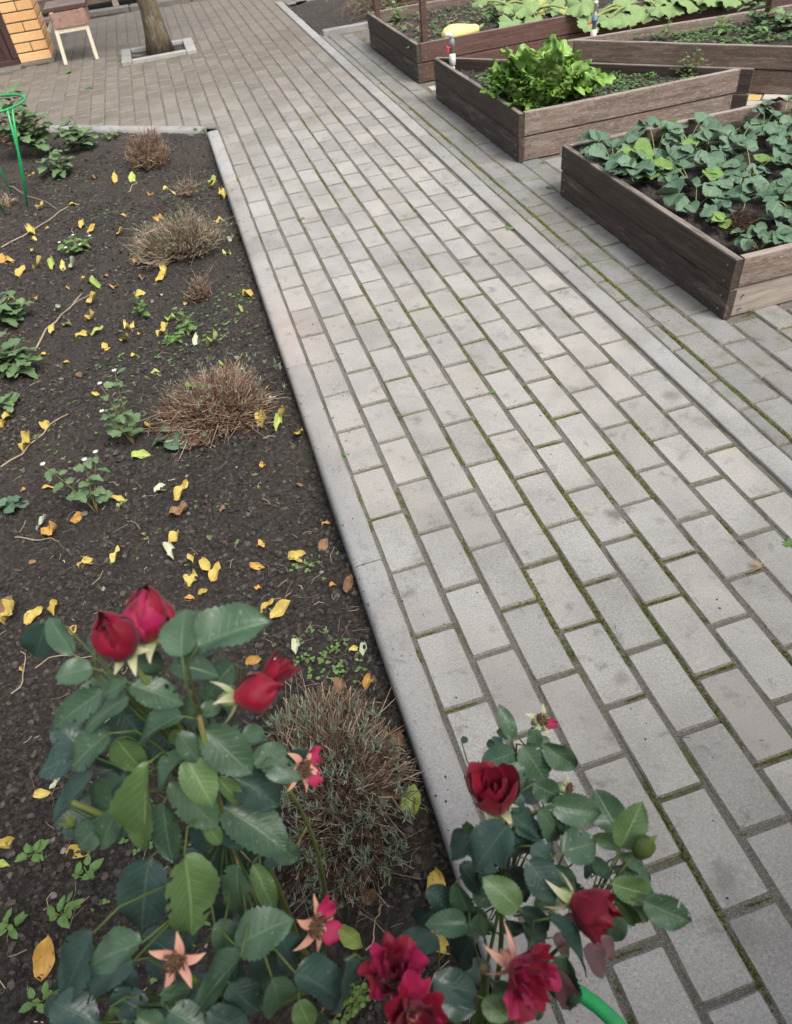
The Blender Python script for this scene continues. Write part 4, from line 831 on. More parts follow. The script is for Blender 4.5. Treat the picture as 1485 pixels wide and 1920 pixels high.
def rosebush(label, base, stems, leaves, seed):
    """stems: list of world end points (tip, radius); leaves: (bx,by,tx,ty,w,depth,mat) in photo pixels placed at their own distance"""
    e = empty('rose_bush', base, label, 'rose bush'); rn = random.Random(seed); nodes = []
    for k, (tip, r) in enumerate(stems):
        p0 = Vector(base) + Vector((rn.gauss(0, .012), rn.gauss(0, .012), 0)); pts = mid_pts(p0, Vector(tip), 0, 9, Vector((rn.uniform(-.03, .03), rn.uniform(-.03, .03), 0)))
        mb = MB(); mb.tube([p - e.location for p in pts], [r * (1 - .55 * q / 9) for q in range(10)], 8, 0, [.15 + .6 * (q / 9) ** 3 * rn.random() for q in range(10)]); mb.build('stem', STEM, e, True); nodes += pts[3:8]
    pet = MB(); full = list(leaves)
    for bx, by, tx, ty, wpx, dep, mt in leaves:
        if mt == 'P' or rn.random() < (.25 if seed == 5 else .72): continue
        a = rn.random() * 6.28; l = math.hypot(tx - bx, ty - by) * rn.uniform(.6, .95); cx_, cy_ = (bx + tx) / 2 + rn.gauss(0, 22), (by + ty) / 2 + rn.gauss(0, 22)
        full.append((cx_, cy_, cx_ + l * math.cos(a), cy_ + l * math.sin(a), l * .72, dep + rn.uniform(.05, .14), rn.choice('NDD')))
    for bx, by, tx, ty, wpx, dep, mt in full:
        dd_ = rn.uniform(-.010, .018); p0 = atd(bx, by, dep); p1 = atd(tx, ty, dep + dd_); L = (p1 - p0).length; W_ = wpx / PF * dep
        nrm = (CP - (p0 + p1) / 2).normalized() * .45 + Vector((0, 0, .7)) + Vector((rn.gauss(0, .25), rn.gauss(0, .25), 0))
        me = rn.choice(RLH) if mt == 'H' else rn.choice(RL[{'N': ROSELEAF, 'D': ROSELEAF_DARK, 'L': ROSELEAF_LIGHT, 'P': ROSELEAF_PURPLE}[mt].name])
        inst('leaf', me, frame(p1 - p0, nrm, p0, min(W_ / .68 * 1.2, L * 1.3), L * 1.1, L * 1.1), e)
        nodes2 = nodes; nd = min(nodes, key=lambda q: (q - p0).length); v = nd - p0
        if v.length < .07: pet.tube([q - e.location for q in mid_pts(p0, nd, v.length * .12, 4)], [.0008, .0010, .0012, .0013, .0014], 5, 0, .3 + .6 * rn.random())
        else:
            t_ = p0 + (p0 - p1).normalized() * .012 + (nd - p0).normalized() * .02; t2 = t_ + (nd - t_) * .35 + Vector((0, 0, -.02)); pet.tube([q - e.location for q in (p0, t_, t2, nd)], [.0008, .0011, .0011, .0012], 5, 0, .2)
    prop(pet.build('leaf_stalks', STEM, e, True), kind='stuff'); return e
def ZA(lst, x0, y0, s): return [(x0 + a / s, y0 + b / s, x0 + c / s, y0 + d / s, w_ / s, dep, mt) for a, b, c, d, w_, dep, mt in lst]
LA = ZA([(780, 345, 772, 138, 170, .56, 'N'), (850, 300, 1112, 180, 195, .56, 'N'), (315, 335, 196, 178, 80, .60, 'N'), (735, 385, 908, 395, 115, .60, 'N'), (395, 395, 246, 425, 115, .58, 'N'), (545, 455, 433, 500, 85, .60, 'N'), (560, 470, 768, 525, 115, .60, 'N'),
 (1005, 375, 865, 510, 125, .64, 'N'), (445, 490, 212, 642, 110, .62, 'N'), (550, 520, 355, 630, 155, .62, 'N'), (780, 600, 566, 685, 115, .60, 'N'), (845, 560, 738, 600, 85, .63, 'N'), (465, 675, 287, 808, 135, .62, 'N'), (860, 585, 945, 555, 75, .64, 'N'),
 (875, 655, 1065, 835, 155, .64, 'N'), (760, 675, 855, 788, 85, .63, 'N'), (1085, 805, 1225, 735, 95, .68, 'N'), (1130, 800, 1270, 860, 90, .68, 'N'), (375, 740, 163, 835, 125, .70, 'D'), (405, 850, 218, 1035, 110, .74, 'D'), (640, 800, 590, 1180, 150, .62, 'L'),
 (795, 755, 648, 905, 120, .64, 'N'), (800, 785, 905, 965, 130, .64, 'L'), (728, 885, 928, 1068, 130, .66, 'N'), (700, 975, 722, 1220, 155, .66, 'N'), (505, 1000, 425, 1165, 95, .70, 'N'), (930, 865, 1045, 975, 65, .68, 'L'), (1000, 850, 1188, 978, 135, .70, 'D'),
 (955, 990, 1222, 1150, 175, .72, 'N'), (1150, 1150, 1292, 1218, 85, .74, 'N'), (640, 1210, 590, 1515, 200, .70, 'D'), (790, 1200, 855, 1548, 205, .62, 'H'), (1020, 1235, 1000, 1505, 135, .68, 'N'), (1085, 1235, 1172, 1425, 80, .74, 'L'), (1140, 1175, 1050, 1250, 85, .74, 'N'),
 (605, 1575, 372, 1645, 140, .60, 'N'), (400, 1530, 255, 1805, 175, .62, 'D'), (570, 1650, 345, 1770, 150, .64, 'D'), (1032, 1632, 825, 1855, 175, .60, 'N'), (1010, 1585, 1212, 1475, 165, .62, 'N'), (920, 1490, 1012, 1605, 110, .66, 'N'), (1190, 1535, 1295, 1695, 120, .64, 'D'),
 (1265, 1700, 1470, 1800, 165, .60, 'D'), (1165, 1720, 1225, 1905, 135, .60, 'N'), (985, 1745, 1105, 1885, 145, .64, 'D'), (690, 1795, 835, 1800, 105, .62, 'N'), (475, 1800, 632, 1855, 105, .64, 'D'), (230, 1830, 395, 1905, 155, .62, 'D'), (590, 1890, 700, 1965, 110, .6, 'N'),
 (725, 1865, 865, 1940, 120, .6, 'N'), (885, 1875, 1055, 1955, 120, .62, 'D'), (605, 1540, 770, 1625, 120, .70, 'D'), (500, 560, 620, 700, 150, .68, 'D'), (660, 640, 700, 800, 130, .70, 'N'), (850, 480, 1010, 560, 120, .68, 'N'), (600, 330, 690, 400, 120, .66, 'N'), (400, 300, 470, 260, 90, .64, 'N'),
 (930, 640, 1020, 640, 90, .70, 'D'), (840, 1040, 900, 1170, 120, .72, 'D'), (560, 880, 520, 1010, 110, .72, 'D'), (960, 1400, 940, 1500, 90, .74, 'D'), (880, 1060, 950, 1150, 60, .68, 'L'), (950, 1080, 1040, 1150, 90, .72, 'D'), (430, 760, 520, 850, 130, .72, 'D'), (1280, 1820, 1330, 1940, 110, .66, 'L'), (470, 1850, 480, 1940, 70, .62, 'L'), (205, 1800, 260, 1850, 90, .68, 'D'), (500, 700, 600, 830, 120, .66, 'L'), (740, 660, 790, 720, 70, .66, 'L'),
 (900, 540, 950, 620, 80, .66, 'D'), (1040, 690, 1130, 660, 70, .7, 'N')], 0, 1080, 2.286)
def pxy(x, y, d, box=(0, 1080, 2.286)): return atd(box[0] + x / box[2], box[1] + y / box[2], d)
BA = Vector((-.36, -1.64, -.05)); F1 = pxy(540, 330, .57); F1b = pxy(635, 270, .60); F2 = pxy(1010, 520, .61); F3 = pxy(1290, 830, .74); F4 = pxy(755, 1650, .60); F5 = pxy(1345, 1500, .65); SA = pxy(310, 970, .70)
A_ = rosebush('tall left rose bush with a red bud above many round leaves', BA, [(F1 - Vector((0, 0, .016)), .0055), (F2 + Vector((-.035, .0, -.012)), .0055), (SA, .0065), (F4 - Vector((0, .004, .02)), .005), (F5 - Vector((.018, .01, .014)), .0045), (F3 - Vector((.02, 0, .012)), .0042)], LA, 5)
up = Vector((0, 0, 1))
right = CR
bloom(A_, F1, up * .8 + CU * .25 - CF * .45, .0205, .046, BUD, [PETAL_DARK, PETAL], 3); bloom(A_, F1b, up + right * .25 + CU * .4, .024, .050, BUD, [PETAL_PINK, PETAL], 4)
bloom(A_, F2, right * 1.0 + CU * .22 - CF * .1, .0205, .040, BUD, [PETAL, PETAL], 6, sepup=-.1); bloom(A_, F2 + right * .020 + CU * .008 + CF * .012, right * .8 + CU * .75, .014, .033, OPEN[:3], [PETAL_DARK, PETAL], 16)
spent(A_, F3, right * .9 - CF * .3 + up * .2, .032, 8, 2); spent(A_, F4, -CF * .9 + up * .3, .030, 9, 0); spent(A_, F5, right * .7 - CF * .6 + CU * .2, .031, 10, 2)

LB = ZA([(712, 218, 678, 106, 55, .78, 'N'), (728, 205, 652, 190, 42, .78, 'N'), (645, 245, 606, 235, 30, .78, 'N'), (722, 275, 597, 315, 90, .76, 'N'), (755, 245, 840, 378, 115, .76, 'N'), (800, 180, 802, 252, 52, .76, 'N'), (835, 240, 958, 335, 85, .76, 'N'), (922, 278, 984, 348, 36, .77, 'L'), (798, 268, 838, 332, 45, .77, 'N'),
 (695, 320, 770, 408, 75, .75, 'N'), (795, 395, 895, 450, 105, .73, 'N'), (865, 480, 1053, 515, 105, .72, 'N'), (705, 525, 845, 598, 105, .70, 'D'), (818, 495, 905, 605, 105, .71, 'N'), (890, 515, 950, 600, 80, .73, 'N'), (695, 560, 560, 722, 160, .66, 'D'), (565, 600, 468, 680, 95, .72, 'D'), (700, 565, 785, 690, 105, .70, 'D'),
 (905, 665, 1045, 620, 140, .69, 'N'), (785, 640, 890, 725, 115, .69, 'D'), (775, 695, 880, 845, 115, .67, 'D'), (875, 715, 955, 800, 65, .68, 'N'), (505, 715, 605, 815, 85, .74, 'D'), (578, 735, 675, 775, 80, .74, 'D'), (690, 730, 775, 860, 110, .72, 'D'), (735, 885, 632, 785, 105, .66, 'L'), (1133, 655, 1038, 592, 62, .70, 'L'), (1138, 645, 1215, 488, 105, .69, 'L'),
 (1138, 680, 1245, 735, 62, .70, 'N'), (1100, 790, 1274, 838, 90, .67, 'L'), (1148, 735, 1258, 780, 80, .71, 'N'), (1095, 765, 1025, 685, 50, .70, 'N'), (1115, 845, 1205, 955, 52, .69, 'L'), (1175, 865, 1258, 945, 52, .70, 'L'), (1225, 855, 1418, 945, 105, .66, 'N'), (855, 925, 1045, 1090, 115, .64, 'D'), (745, 885, 855, 965, 65, .68, 'D'), (490, 785, 560, 955, 80, .72, 'N'),
 (375, 812, 500, 890, 85, .74, 'D'), (535, 950, 395, 940, 85, .70, 'N'), (545, 940, 640, 1000, 80, .70, 'N'), (428, 1030, 255, 1005, 85, .74, 'D'), (560, 1010, 475, 1110, 100, .74, 'D'), (990, 1045, 1108, 1135, 95, .70, 'P'), (885, 1125, 955, 1310, 70, .70, 'P'), (935, 900, 965, 1000, 70, .72, 'P'), (1040, 1000, 1115, 1070, 80, .72, 'P'), (400, 1175, 570, 1210, 105, .62, 'D'), (755, 1195, 825, 1345, 80, .64, 'N'),
 (840, 1015, 765, 950, 75, .68, 'D'), (440, 1240, 560, 1290, 100, .62, 'D'), (600, 1240, 690, 1320, 90, .62, 'L'), (480, 1120, 430, 1230, 110, .70, 'D'), (60, 1090, 75, 1300, 135, .58, 'D'), (660, 620, 620, 700, 80, .74, 'D'), (840, 600, 900, 640, 80, .74, 'N'), (720, 430, 740, 510, 60, .70, 'D'), (640, 860, 560, 830, 70, .74, 'N'), (620, 930, 600, 1000, 60, .72, 'N'), (690, 930, 760, 1010, 80, .70, 'D'), (800, 880, 890, 830, 60, .70, 'L'), (870, 1000, 960, 1060, 70, .72, 'P'), (640, 1180, 700, 1250, 70, .66, 'N'), (560, 580, 530, 570, 30, .72, 'L')], 620, 1280, 2.0915)
XB = (620, 1280, 2.0915); BB = Vector((-.145, -1.80, -.055))
F6 = pxy(655, 505, .69, XB); F7 = pxy(822, 148, .78, XB); F8 = pxy(945, 850, .66, XB); F9 = pxy(715, 1100, .61, XB); F10 = pxy(255, 1170, .60, XB); F10b = pxy(320, 1300, .575, XB); F11 = pxy(925, 415, .74, XB); F12 = pxy(1205, 665, .68, XB); TS = pxy(600, 1120, .64, XB)
B_ = rosebush('right rose bush with dark red blooms leaning over the path edge', BB, [(F6 - Vector((0, 0, .018)), .005), (F7 - Vector((.012, .0, .016)), .0035), (F8 - Vector((.018, 0, .008)), .005), (F9 - Vector((0, .0, .016)), .0055), (F10 - Vector((0, 0, .016)), .0045), (F11 - Vector((.01, 0, .01)), .003), (F12 - Vector((.006, .0, .012)), .0028), (TS, .0085)], LB, 15)
bloom(B_, F6, up * .6 + CU * .75 - right * .22, .0245, .042, CUP, [PETAL_DARK, PETAL_DARK, PETAL], 21); spent(B_, F7, -CF * .5 + CU * .3 + right * .3, .022, 22, 1, SEPAL); bloom(B_, F8, right * .75 + up * .1 - CU * .30 - CF * .45, .0215, .042, [(3, .5, .95, 1.3, -.2), (3, .85, 1.0, 1.2, -.05), (5, 1.05, .88, .85, .3)], [PETAL_DARK, PETAL_DARK, PETAL], 23, sepup=-.2, wav=.07)
bloom(B_, F9, -CF * .55 + right * .55 - CU * .25 + up * .2, .021, .032, RAG, [PETAL_PINK, PETAL], 24, SEPAL_PINK, -.3, wav=.13); bloom(B_, F10, up * .8 + CU * .6 - CF * .2, .0185, .033, RAG, [PETAL_PINK, PETAL_DARK], 25, SEPAL, wav=.13); bloom(B_, F10b, -CF * .6 + up * .4 + CU * .1 + right * .2, .0195, .031, RAG, [PETAL_PINK, PETAL], 26, SEPAL, wav=.13)
spent(B_, F11, -CF * .5 + right * .6, .018, 27, 0, SEPAL)
mb = MB(); mb.tube([(0, 0, -.006), (0, 0, 0), (0, 0, .008), (0, 0, .018), (0, 0, .024), (0, 0, .034)], [.002, .0075, .0100, .0085, .003, .0006], 10, 0, [.3, 0, 0, .1, .2, .6]); child('rose_bud', mb.mesh('rose_bud', STEM, True), B_, Matrix.Translation(-BB) @ axisM(up + right * .5 + CU * .2, F12))
# small unopened green bud cluster on the cut left stem
mb = MB()
for k in range(6): sepal_geo(mb, .012, .0025, k * 1.05, 1.6, 0, k, .1)
child('rose_bud', mb.mesh('rose_bud', STEM, True), A_, Matrix.Translation(-BA) @ axisM(up, pxy(320, 1080, .70)))

# ------------------------------------------------------------------ green plant supports
def support(label, cx, cy, zr, R, zb, legs, r=.0065, a0=0):
    e = empty('plant_support', (cx, cy, zb), label, 'plant support'); mb = MB(); pts = [(R * math.cos(a0 + k * 6.2832 / 40), R * math.sin(a0 + k * 6.2832 / 40), zr - zb) for k in range(41)]
    mb.tube(pts, r, 10, 0, .5, False); mb.build('ring', GREENTUBE, e, True)
    mb = MB(); mb.tube([(pts[0][0], pts[0][1], zr - zb), (pts[1][0], pts[1][1], zr - zb)], r * 1.35, 10); mb.build('connector', TEALTAPE, e, True)
    for a in legs:
        mb = MB(); x_, y_ = R * math.cos(a), R * math.sin(a); mb.tube([(x_, y_, zr - zb - .004), (x_ * .99, y_ * .99, (zr - zb) * .5), (x_ * .97, y_ * .97, -.04)], [r, r * .9, r * .8], 10); mb.build('leg', GREENTUBE, e, True)
    return e
pl = at(49, 392, -.04); pr_ = at(46, 186, .46)
sl_ = support('green plastic plant hoop on thin legs over the leafy bed corner', pr_.x - .20, pr_.y, .46, .20, -.04, (2.2, 4.0), .0065, .25)
for q0 in (.0, .02):
    mb = MB(); b_ = pl - Vector(sl_.location); t_ = Vector((.20 * math.cos(-.75 - q0 * 8), .20 * math.sin(-.75 - q0 * 8), .50)); mb.tube([t_, t_ * .5 + b_ * .5 + Vector((q0, 0, 0)), b_ + Vector((0, q0 * .3, -.03))], [.0065, .006, .005], 10); mb.build('leg', GREENTUBE, sl_, True)
e = empty('plant_support', (-.135, -1.955, -.05), 'green plastic half hoop around the right rose bush', 'plant support'); mb = MB()
mb.tube([(.150 * math.cos(a_), .150 * math.sin(a_), .48) for a_ in [math.radians(-78 + 8 * k) for k in range(19)]], .0082, 12, 0, .5); mb.build('hoop', GREENTUBE, e, True)
for a_ in (math.radians(-78), math.radians(66)):
    mb = MB(); x_, y_ = .150 * math.cos(a_), .150 * math.sin(a_); mb.tube([(x_, y_, .484), (x_ * .98, y_ * .98, .2), (x_ * .95, y_ * .95, -.03)], [.0082, .0078, .007], 12); mb.build('leg', GREENTUBE, e, True)
#PART4
# ------------------------------------------------------------------ dry clipped bushes
def clipped(label, cx, cy, rx, ry, h, n, mat, seed, green=0, tr=.0013, zoff=0):
    e = empty('clipped_bush', (cx, cy, sz(cx, cy) + zoff), label, 'bush', 'clipped dry bushes in the planting bed'); rn = random.Random(seed); mb = MB(); gl = MB()
    subs = []
    for k in range(9):
        a = rn.random() * 6.283; q = math.sqrt(rn.random()) * .62; subs.append((rx * q * math.cos(a), ry * q * math.sin(a), rn.uniform(.55, 1.15), rn.gauss(0, .4), rn.gauss(0, .4)))
    for k in range(n):
        sx_, sy_, hf, lx, ly = rn.choice(subs); a = rn.random() * 6.283; q = math.sqrt(rn.random()); ex, ey = sx_ + rx * .46 * q * math.cos(a), sy_ + ry * .46 * q * math.sin(a); rr = min(1.0, math.hypot(ex / rx, ey / ry)); hh = h * hf * math.sqrt(max(.08, 1 - .85 * rr * rr)) * (rn.uniform(.35, 1.05) if rn.random() < .93 else rn.uniform(1.0, 1.35)) * (1 - .25 * q * q)
        p0 = Vector((sx_ * .45 + (ex - sx_) * .35 + rn.gauss(0, .010), sy_ * .45 + (ey - sy_) * .35 + rn.gauss(0, .010), 0)); p2 = Vector((ex + lx * .05 + rn.gauss(0, .012), ey + ly * .05 + rn.gauss(0, .012), hh)); p1 = p0 * .5 + p2 * .5 + Vector((ex * .06 + rn.gauss(0, .010), ey * .06 + rn.gauss(0, .010), rn.gauss(0, .008)))
        t = min(1, max(0, rn.gauss(.42, .2))); r = tr * rn.uniform(.55, 1.5); pk_ = p1 * .45 + p2 * .55 + Vector((rn.gauss(0, .007), rn.gauss(0, .007), rn.gauss(0, .004))); mb.tube([p0, p1, pk_, p2], [r * 1.4, r * 1.1, r, r * .8], 3, 0, [t * .55, t, t, min(1, t + rn.choice((.05, .2, .6)))], False)
        if rn.random() < .55:
            b = p1 + (p2 - p1) * rn.random(); d = (p2 - p0).normalized() + Vector((rn.gauss(0, .9), rn.gauss(0, .9), rn.gauss(0, .5))); mb.tube([b, b + d * rn.uniform(.012, .045)], [r * .6, r * .4], 3, 0, min(1, t + .25), False)
    for k in range(int(n * .09)):
        a = rn.random() * 6.283; L = rn.uniform(.03, .11); qq = rn.uniform(.75, 1.35); p = Vector((rx * qq * math.cos(a), ry * qq * math.sin(a), .006)); ok_ = cx + p.x < -.10
        if not ok_: continue; b = a + rn.gauss(0, 1.0); mb.tube([p - Vector((math.cos(b), math.sin(b), 0)) * L * .5, p + Vector((math.cos(b), math.sin(b), rn.uniform(-.02, .2))) * L * .5], [tr * .9, tr * .6], 3, 0, min(1, max(0, rn.gauss(.5, .2))), False)
    prop(mb.build('stems', mat, e), kind='stuff')
    for k in range(green):
        a = rn.random() * 6.283; q = math.sqrt(rn.random()); c = Vector((rx * q * math.cos(a), ry * q * math.sin(a), h * math.sqrt(max(.12, 1 - .8 * q * q)) * rn.uniform(.8, 1.05)))
        for j in range(9):
            ax = Vector((rn.gauss(0, .8), rn.gauss(0, .8), rn.uniform(.2, 1.3))).normalized(); leaf(gl, 'lance', 3, 1, .17, .1, .1, 0, 0, j, frame(ax, ax.orthogonal(), c - Vector((0, 0, .008)), *(rn.uniform(.012, .024),) * 3), rn.random())
    if green: prop(gl.build('new_leaves', LAV, e), kind='stuff')
    return e
clipped('large grey brown clipped lavender with silvery tufts by the kerb and rose', -.270, -1.330, .165, .235, .125, 2700, TWIG, 41, 260, .0011)
clipped('wide reddish brown clipped bush with a green leaf sprig in front', -.340, .150, .265, .225, .150, 2700, TWIGR, 42, 80, .0013)
clipped('pale straw coloured clipped bush with an orange leaf caught in it', -.365, 1.545, .255, .23, .165, 2300, STRAW, 43, 120, .0014)
clipped('small brown clipped bush near the slanting kerb', -.465, 2.93, .17, .16, .165, 1300, TWIGR, 44, 8, .0016)
clipped('dry brown clipped bush behind the green plant hoop', -1.33, 3.98, .20, .16, .20, 900, TWIGR, 45, 6, .0018)
q = at(375, 555, -.03); clipped('tiny tuft of dry reddish stalks between the two larger clipped bushes', q.x, q.y, .045, .05, .10, 130, TWIGR, 46, 2)
q = at(355, 358, -.03); clipped('tiny tuft of pale dry stalks behind the straw coloured bush', q.x, q.y, .07, .06, .09, 150, STRAW, 47, 4)
q = at(12, 385, -.03); clipped('stubble of cut pale stalks beside the foot of the plant hoop', q.x, q.y, .06, .06, .08, 60, STRAW, 48, 0, .003)

# ------------------------------------------------------------------ weeds and seedlings in the soil
ML = leafset('leaf', MUM, 5, 'lobed', nl=14, nw=3, ratio=.85, fold=.12, droop=.22, wave=.05, serr=.14)
WL = leafset('leaf', WEED, 5, 'ovate', nl=6, nw=2, ratio=.6, fold=.15, droop=.25, wave=.04, serr=.1)
SL = leafset('leaf', STRAWB, 6, 'round', nl=14, nw=4, ratio=1.0, fold=.20, droop=.13, wave=.04, serr=.08); SLG = leafset('leaf', STRAWB_G, 4, 'round', nl=14, nw=4, ratio=1.0, fold=.20, droop=.13, wave=.04, serr=.08)
def leafy(name, label, cat, px, py, stems, meshes, lsize, seed, flower=0, dens=9, group=None, rise=.25, zb=None):
    """upright plant: stems = (dx, dy, height) in metres"""
    p = at(px, py, -.04); zz = sz(p.x, p.y) if zb is None else zb; e = empty(name, (p.x, p.y, zz), label, cat, group); rn = random.Random(seed)
    for dx, dy, h in stems:
        top_ = Vector((dx, dy, h)); pts = mid_pts(Vector((0, 0, 0)), top_, 0, 6, Vector((dx, dy, 0)) * -.12); mb = MB(); mb.tube(pts, [.0026, .0024, .0022, .0019, .0016, .0013, .001], 5, 0, .45 + .3 * rn.random()); mb.build('stem', STEM, e, True)
        for k in range(dens):
            t = .25 + .75 * (k + rn.random()) / dens; i = min(5, int(t * 6)); b = pts[i] + (pts[i + 1] - pts[i]) * (t * 6 - i); a = k * 2.4 + rn.random(); ax = Vector((math.cos(a), math.sin(a), rn.uniform(-.1, .5))); s = lsize * rn.uniform(.65, 1.1) * (1.1 - .45 * t)
            inst('leaf', rn.choice(meshes), Matrix.Translation(e.location) @ frame(ax, Vector((0, 0, 1)) + Vector((rn.gauss(0, .3), rn.gauss(0, .3), 0)), b + ax * .006, s, s, s), e)
        if flower:
            f = MB()
            for k in range(9): leaf(f, 'lance', 2, 1, .4, 0, .1, 0, 0, k, frame(Vector((math.cos(k * .7), math.sin(k * .7), .5)), up, top_ + Vector((0, 0, .004)), .010, .010, .010))
            f.build('flower', WHITE, e)
    return e
leafy('chrysanthemum_plant', 'upright chrysanthemum with small green lobed leaves and pale bud in bare soil', 'plant', 182, 962, [(-.075, .03, .20), (.03, .045, .17), (.055, .09, .155)], ML, .052, 61, 1, 8)
leafy('chrysanthemum_plant', 'bushier chrysanthemum with white buds leaning on the reddish clipped bush', 'plant', 250, 830, [(-.03, .06, .22), (.02, .10, .23), (-.05, .01, .15)], ML, .055, 62, 1, 9)
leafy('leafy_plant', 'tall leafy plant inside the green plant hoop', 'plant', 70, 300, [(-.1, .04, .46), (.05, .02, .42), (-.05, -.04, .36), (.12, -.02, .26), (-.2, .0, .30), (.02, .06, .40), (-.14, -.03, .24), (.16, .03, .18)], ML, .125, 63, 0, 13)
leafy('leafy_plant', 'broad leafed plant beside the end of the slanting kerb', 'plant', 150, 292, [(.0, .04, .20), (.07, .0, .12), (-.06, .02, .16), (.1, .03, .10)], ML, .13, 64, 0, 9)
leafy('leafy_plant', 'grey green lobed plant with trailing dry stalks at the bed side', 'plant', 22, 705, [(-.05, .06, .13), (.06, .05, .10), (-.02, .13, .12), (-.1, .0, .10), (.1, .0, .06)], ML, .095, 65, 0, 10)
leafy('leafy_plant', 'grey green bushy plant behind the lobed plant with trailing stalks', 'plant', 10, 600, [(-.06, .04, .16), (.05, .06, .12), (.0, -.03, .10), (.09, .0, .07)], ML, .09, 165, 0, 11)
leafy('leafy_plant', 'spreading leafy plant at the foot of the tall hoop plant', 'plant', 110, 330, [(-.08, .0, .10), (.09, .02, .10), (.0, .05, .14), (.05, -.05, .06)], ML, .10, 166, 0, 7)
leafy('leafy_plant', 'low leafy plant with drying edges below the bushy plant', 'plant', 12, 770, [(-.04, .03, .07), (.04, .02, .06)], ML, .07, 167, 0, 5)
leafy('leafy_plant', 'small round leafed plant in open soil with two leaves', 'plant', 8, 950, [(-.03, .02, .04), (.02, -.02, .03)], SL, .075, 66, 0, 3)
leafy('weed', 'low spreading green weed with pale buds among yellow leaves', 'weed', 145, 470, [(-.07, .03, .05), (.08, .03, .05), (.0, .06, .06), (.03, -.03, .04), (-.04, -.03, .04)], WL, .055, 67, 1, 7, 'weeds in the planting bed')
leafy('weed', 'feathery green weed below the clipped straw coloured bush', 'weed', 265, 590, [(.0, .03, .10), (.02, .0, .07)], WL, .04, 68, 0, 12)
leafy('weed', 'dark green tuft beside the reddish clipped bush with one big leaf', 'weed', 320, 830, [(.0, .0, .05), (.03, -.01, .03)], SL, .07, 69, 0, 4)
leafy('weed', 'bright three leafed sprig growing out of the reddish clipped bush', 'weed', 378, 770, [(.0, .0, .15), (.02, .0, .12)], SLG, .045, 70, 0, 5)
leafy('weed', 'green weed at the foot of the small brown clipped bush', 'weed', 275, 318, [(.0, .0, .09), (.05, .02, .07), (-.05, .0, .06)], WL, .07, 71, 0, 9)
leafy('weed', 'yellow green wilting weed by the slanting kerb', 'weed', 215, 268, [(.05, .02, .05), (-.06, .0, .04)], WL, .07, 72, 0, 6)
leafy('weed', 'green weed at the corner where the two kerbs meet', 'weed', 375, 258, [(.0, .0, .05), (.03, .02, .04)], WL, .05, 73, 0, 7)
leafy('weed', 'soft green weed stem between two yellow leaves', 'weed', 350, 622, [(.0, .05, .10), (.03, .02, .07)], WL, .04, 74, 0, 10)
leafy('weed', 'bright yellow green weed behind the wide reddish bush', 'weed', 318, 640, [(.0, .03, .05), (.05, .02, .05), (.1, .0, .05)], WL, .035, 75, 0, 9)
for px, py, sc_, lb in ((300, 325, .05, None),): pass
for i_, (px, py, lb) in enumerate(((25, 1740, 'leafy green weed beside the left rose bush'), (62, 1600, 'pale two leafed seedling beside the left rose bush'), (160, 1640, 'round leafed seedling under a yellow leaf'), (122, 1715, 'single green leaf seedling in crumbly soil'), (80, 1875, 'narrow leafed weed by the left rose bush'), (660, 1870, 'bright clover like weed between the rose bushes'))):
    leafy('weed', lb, 'weed', px, py, [(U(-.02, .02), U(-.02, .02), U(.015, .03)) for _ in range(2 + i_ % 2)] if i_ != 5 else [(U(-.04, .04), U(-.04, .05), U(.02, .05)) for _ in range(8)], SLG if i_ == 5 else WL, .035 if i_ != 5 else .016, 80 + i_, 0, 4 if i_ != 5 else 6)
# weeds rooted in the path joints and by the boards
for px, py, lb, s_, n_ in ((957, 430, 'little green weed rooted in the right kerb joint', .026, 7), (648, 853, 'dried little weed rooted in the left kerb joint', .011, 8), (1030, 352, 'green weed on the side paving at the strawberry bed corner', .022, 7), (925, 735, 'flattened grey weed in a path joint', .014, 6), (1012, 662, 'sparse flat weed across a path joint', .012, 8), (565, 412, 'green seedling in a mossy path joint', .02, 5), (1018, 305, 'moss green tuft at the corner of the chard bed', .016, 7), (1480, 1022, 'bright green weed on the path near the right kerb', .022, 6), (127, 137, 'flat green weed on the courtyard in front of the stool', .045, 8), (165, 165, 'small flat weed between courtyard pavers', .035, 6)):
    p = at(px, py, 0); e = empty('weed', (p.x, p.y, -.002), lb, 'weed', 'weeds growing between pavers'); rn = random.Random(px)
    for k in range(n_):
        a = k * 2.4; ax = Vector((math.cos(a), math.sin(a), rn.uniform(.1, .5))); s = s_ * rn.uniform(.7, 1.3); inst('leaf', rn.choice(WL), Matrix.Translation(e.location) @ frame(ax, up, (0, 0, .002), s * .8, s, s), e)
p = at(1400, 590, 0.0); e = empty('grass_tuft', (p.x, p.y, 0), 'thin pale grass blades against the bleached board', 'grass'); rn = random.Random(2)
for k in range(14):
    mb = MB(); d = Vector((rn.uniform(-.6, 1.3), rn.uniform(-.6, 0), 1)).normalized(); arch(mb, Vector((rn.gauss(0, .008), -.004, 0)), d, rn.uniform(.05, .11), .0009, rn, .35, 4, 3, .7, .9); mb.build('blade', PETIOLE, e)
# dry curled seed head on the path
p = at(1425, 1065, .002); e = empty('dry_sprig', (p.x, p.y, .002), 'dry tan feathery sprig lying on the path', 'sprig'); mb = MB(); rn = random.Random(8)
for k in range(46):
    a = rn.gauss(1.9, .8); d = Vector((math.cos(a), math.sin(a), rn.uniform(0, .5))); arch(mb, Vector((0, 0, .002)), d, rn.uniform(.015, .04), .0007, rn, .2, 3, 3, .7, 1)
arch(mb, Vector((0, 0, .002)), Vector((.45, -.9, .02)), .075, .0009, rn, 0, 4, 3, .8, 1); mb.build('fronds', STRAW, e)

